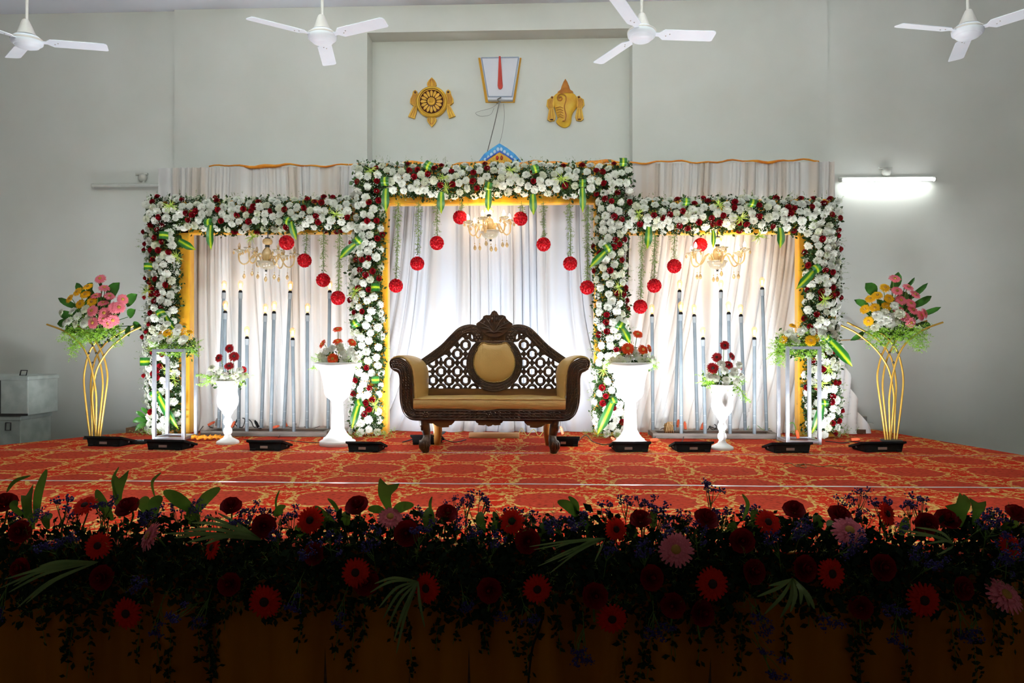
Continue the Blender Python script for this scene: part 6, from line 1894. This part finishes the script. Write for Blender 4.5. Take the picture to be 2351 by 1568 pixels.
def statice_mesh(seed):
    r = random.Random(seed); mb = MB()
    n = 6
    for i in range(n):
        a = r.uniform(0, 6.28); tip = Vector((r.uniform(-.35, .35), r.uniform(-.3, .3), r.uniform(0.65, 1.0)))
        base = Vector((0, 0, r.uniform(0.0, 0.35)))
        mb.tube([base, (base + tip) / 2 + Vector((tip.x * .1, 0, -.03)), tip], [0.014, 0.011, 0.008], 4, 0)
        for k in range(16):
            c = tip + Vector((r.gauss(0, .055), r.gauss(0, .055), r.gauss(0.0, .04)))
            mb.octa(c, r.uniform(0.022, 0.040), 1)
    mb.tube([(0, 0, -0.5), (0, 0, 0.4)], [0.016, 0.012], 4, 0)
    return mb.mesh('statice_sprig', [M_stem, M_purple])
STAT = [statice_mesh(s) for s in range(5)]
tops = [(66, 1160), (140, 1140), (168, 1162), (235, 1156), (345, 1160), (410, 1150), (470, 1165), (565, 1152), (605, 1160), (670, 1165), (770, 1165), (800, 1185), (950, 1170), (970, 1180), (1040, 1140), (1070, 1132), (1095, 1138), (1185, 1160), (1210, 1168), (1300, 1180), (1325, 1175), (1388, 1150), (1436, 1135), (1480, 1135), (1500, 1160), (1540, 1172), (1565, 1180), (1630, 1103), (1650, 1158), (1720, 1153), (1745, 1168), (1850, 1180), (1928, 1130), (1970, 1120), (1985, 1165), (2030, 1145), (2090, 1145), (2115, 1140), (2255, 1165), (2285, 1165), (2340, 1190)]
for (x, y) in tops:
    L = rb.uniform(60, 95) * SC
    p = bp(x, y, 0.08 + rb.uniform(-.03, .06)); p.z -= L
    put('statice_sprig', STAT[rb.randrange(5)], border, p - BO, Quaternion((0, 0, 1), rb.uniform(0, 6)) @ Quaternion((1, 0, 0), rb.uniform(-.15, .15)), None, L)
low_st = [(130, 1275), (175, 1272), (340, 1205), (455, 1200), (100, 1200), (480, 1372), (455, 1385), (370, 1390), (240, 1200), (560, 1240), (640, 1260), (690, 1275), (760, 1270), (790, 1370), (870, 1240), (860, 1290), (960, 1260), (1050, 1230), (1100, 1240), (1130, 1275), (1060, 1350), (1200, 1380), (1180, 1400), (1290, 1230), (1330, 1210), (1480, 1300), (1520, 1230), (1600, 1260), (1340, 1440), (1330, 1490), (1390, 1300), (1500, 1400), (1530, 1430), (1740, 1400), (1730, 1450), (1745, 1490), (1720, 1380), (1810, 1240), (1830, 1250), (1790, 1285), (1920, 1275), (1940, 1270), (2050, 1230), (2100, 1300), (2110, 1320), (2230, 1230), (2260, 1250), (2290, 1280), (2310, 1300), (2280, 1310), (2200, 1400), (2240, 1420), (2040, 1390), (2060, 1400), (1890, 1400), (15, 1350), (330, 1330), (690, 1330)]
for (x, y) in low_st:
    L = rb.uniform(55, 85) * SC
    d = depth_at(y) - 0.02
    p = bp(x, y, d)
    tilt = rb.uniform(0.4, 1.1) if y < 1330 else rb.uniform(1.3, 2.6)
    put('statice_sprig', STAT[rb.randrange(5)], border, p - BO, Quaternion((0, 0, 1), rb.uniform(-.7, .7)) @ Quaternion((1, 0, 0), tilt), None, L)

def blade(pts, w, m=M_bleaf, name='leaf', notch=False, segs=6):
    """broad leaf along a path; pts are world points"""
    P = spline(pts, segs); n = len(P); mb = MB(); vs_ = []
    for i, p in enumerate(P):
        t = i / (n - 1)
        d = (P[min(i + 1, n - 1)] - P[max(i - 1, 0)]).normalized()
        s = d.cross(Vector((0.0, 1, 0.15))).normalized()
        ww = (w * (0.15 + 0.85 * min(1, t * 1.15)) if notch else w * math.sin(PI * (0.06 + 0.90 * t)) ** 0.75)
        edge = Vector((0, 0.10 * ww, 0))
        vs_ += [p - s * ww - BO, p - edge - BO, p + s * ww - BO]
    if notch:       # ragged fish-tail end
        for q in (-3, -1):
            v = vs_[q]; vs_[q] = v + (P[-1] - P[-2]) * (1.5 if q == -3 else 0.5)
        vs_[-2] = vs_[-2] - (P[-1] - P[-2]) * 1.2
    mb.add(vs_, [(i * 3 + k, i * 3 + k + 1, i * 3 + k + 4, i * 3 + k + 3) for i in range(n - 1) for k in range(2)], None, 0, True)
    return mb.build(name, m, border)
for (x0, y0, x1, y1, w, notch) in (
    (78, 1215, 62, 1130, 22, 1), (82, 1200, 107, 1078, 12, 0), (60, 1190, 40, 1150, 12, 0), (15, 1130, 70, 1092, 5, 0), (275, 1190, 277, 1090, 20, 1), (272, 1150, 273, 1072, 4, 0), (258, 1195, 220, 1125, 16, 0), (345, 1185, 330, 1140, 20, 0), (352, 1185, 372, 1140, 16, 0),
    (355, 1140, 370, 1085, 4, 0), (445, 1175, 375, 1130, 20, 0), (448, 1178, 505, 1120, 14, 0), (445, 1210, 430, 1165, 22, 0), (638, 1190, 642, 1125, 3, 0), (630, 1185, 655, 1165, 12, 0), (780, 1225, 720, 1165, 20, 0), (780, 1180, 752, 1145, 6, 0),
    (897, 1178, 893, 1108, 26, 1), (905, 1180, 950, 1160, 14, 0), (885, 1180, 845, 1170, 12, 0), (793, 1215, 800, 1175, 14, 0), (995, 1235, 985, 1165, 17, 0), (993, 1190, 992, 1140, 4, 0), (1112, 1225, 1105, 1175, 12, 0), (1135, 1225, 1132, 1175, 10, 0), (1325, 1185, 1280, 1152, 14, 0), (1325, 1185, 1305, 1140, 8, 0), (1240, 1250, 1245, 1200, 14, 0), (1330, 1190, 1350, 1240, 8, 0),
    (1705, 1195, 1704, 1134, 5, 0), (1722, 1235, 1728, 1170, 15, 0), (1680, 1235, 1690, 1200, 16, 0), (1890, 1240, 1900, 1195, 14, 0), (2205, 1210, 2190, 1150, 24, 1), (2235, 1205, 2245, 1150, 22, 1), (2205, 1195, 2212, 1135, 8, 0), (2290, 1225, 2340, 1205, 18, 0), (2270, 1240, 2240, 1220, 18, 0), (1865, 1230, 1870, 1180, 14, 0), (1500, 1215, 1510, 1170, 12, 0), (110, 1215, 120, 1180, 12, 0),
    (700, 1240, 690, 1205, 14, 0), (560, 1230, 545, 1195, 12, 0), (1460, 1240, 1450, 1205, 14, 0), (2070, 1230, 2085, 1190, 14, 0)):
    dy = 0.05 + rb.uniform(-.03, .05)
    a, c = bp(x0, y0, dy), bp(x1, y1, dy + rb.uniform(-.06, .05))
    mid = (a + c) / 2 + Vector((rb.uniform(-.02, .02), -0.03, 0.02))
    blade([a, mid, c], w * SC * 0.9, M_bleaf, 'broad_leaf', bool(notch), 4)

def frond(x0, y0, tips, w=0.007, droop=0.06):
    """palm frond: narrow leaflets fanning from one stem"""
    T = None
    a = bp(x0, y0, depth_at(y0) - 0.04)
    for i, (x, y) in enumerate(tips):
        c = bp(x, y, depth_at(y) - 0.10 + rb.uniform(-.05, .02))
        mid = a.lerp(c, 0.5) + Vector((0, -0.05, droop * rb.uniform(0.6, 1.2)))
        if T is None:
            T = blade([a, mid, c], w, M_palm, 'palm_frond', False, 5)
        else:
            o = blade([a, mid, c], w, M_palm, 'leaflet', False, 5); o.parent = T
frond(600, 1240, [(380, 1225), (400, 1235), (420, 1218), (440, 1200), (470, 1185), (500, 1178), (430, 1245), (470, 1250), (500, 1240)], 0.009, 0.05)
frond(225, 1290, [(0, 1350), (20, 1360), (40, 1395), (60, 1385), (10, 1330), (50, 1320), (90, 1300), (30, 1345)], 0.007, 0.04)
frond(960, 1335, [(850, 1360), (860, 1340), (880, 1420), (890, 1440), (905, 1470), (920, 1450), (870, 1395), (910, 1500), (975, 1440)], 0.007, 0.05)
frond(1390, 1236, [(1215, 1255), (1235, 1300), (1250, 1290), (1262, 1316), (1280, 1290), (1300, 1275), (1225, 1262), (1365, 1290), (1270, 1260)], 0.005, 0.03)
frond(1820, 1328, [(1738, 1370), (1755, 1410), (1792, 1418), (1815, 1405), (1838, 1388), (1858, 1392), (1870, 1398), (1765, 1345)], 0.010, 0.02)
frond(2190, 1250, [(2060, 1215), (2080, 1228), (2100, 1210), (2120, 1250), (2150, 1275)], 0.006, 0.03)

# the dense dark mass of leaves and thin stems
fo = MB(); ne = MB(); st = MB()
for _ in range(9000):
    x = rb.uniform(-30, 2380)
    s = rb.betavariate(1.5, 1.9)
    y = 1196 + 225 * s + 14 * math.sin(x * 0.013) + 10 * math.sin(x * 0.031)
    d = depth_at(y) + rb.uniform(0.0, 0.14)
    leaflets(fo, bp(x, y, d), 1, rb.uniform(0.035, 0.065), 0.01, rb)
for _ in range(700):
    x = rb.uniform(-20, 2370); y = rb.uniform(1185, 1400)
    p = bp(x, y, depth_at(y) + rb.uniform(-.03, .1))
    needles(ne, p, (rb.uniform(-.8, .8), -0.4, rb.uniform(-.2, 1)), rb.uniform(0.06, 0.12), 12, rb, 0.5, 0.0012)
for _ in range(260):
    x = rb.uniform(-20, 2370); y = rb.uniform(1180, 1215)
    p = bp(x, y + 60, 0.08); q = bp(x + rb.uniform(-14, 14), y, 0.08 + rb.uniform(-.05, .05))
    st.tube([p, (p + q) / 2 + Vector((rb.uniform(-.01, .01), 0, 0)), q], 0.0022, 4)
    leaflets(fo, q, 2, 0.03, 0.015, rb)
for _ in range(60):     # trailing vines down the skirt
    x = rb.uniform(-20, 2370); y0 = rb.uniform(1380, 1420); y1 = y0 + rb.uniform(40, 170)
    a, c = bp(x, y0, 0.06), bp(x + rb.uniform(-20, 20), y1, 0.07)
    st.tube([a, (a + c) / 2, c], 0.0018, 4)
    for k in range(int((y1 - y0) / 5)):
        leaflets(fo, a.lerp(c, rb.random()), 1, rb.uniform(0.03, 0.045), 0.012, rb)
fo.build('foliage', M_bfol, border, -BO, None, 'stuff')
ne.build('fern_needles', M_fern, border, -BO, None, 'stuff')
st.build('thin_stems', M_stem, border, -BO, None, 'stuff')
m_ = MB(); m_.tube(spline([bp(1248, 1410, 0.03), bp(1236, 1450, 0.06), bp(1222, 1490, 0.07), bp(1213, 1568, 0.08), bp(1212, 1640, 0.08)], 5), 0.006, 6)
tag(m_.build('power_cable', M_cable), 'black cable hanging down the stage front below the border', 'cable')
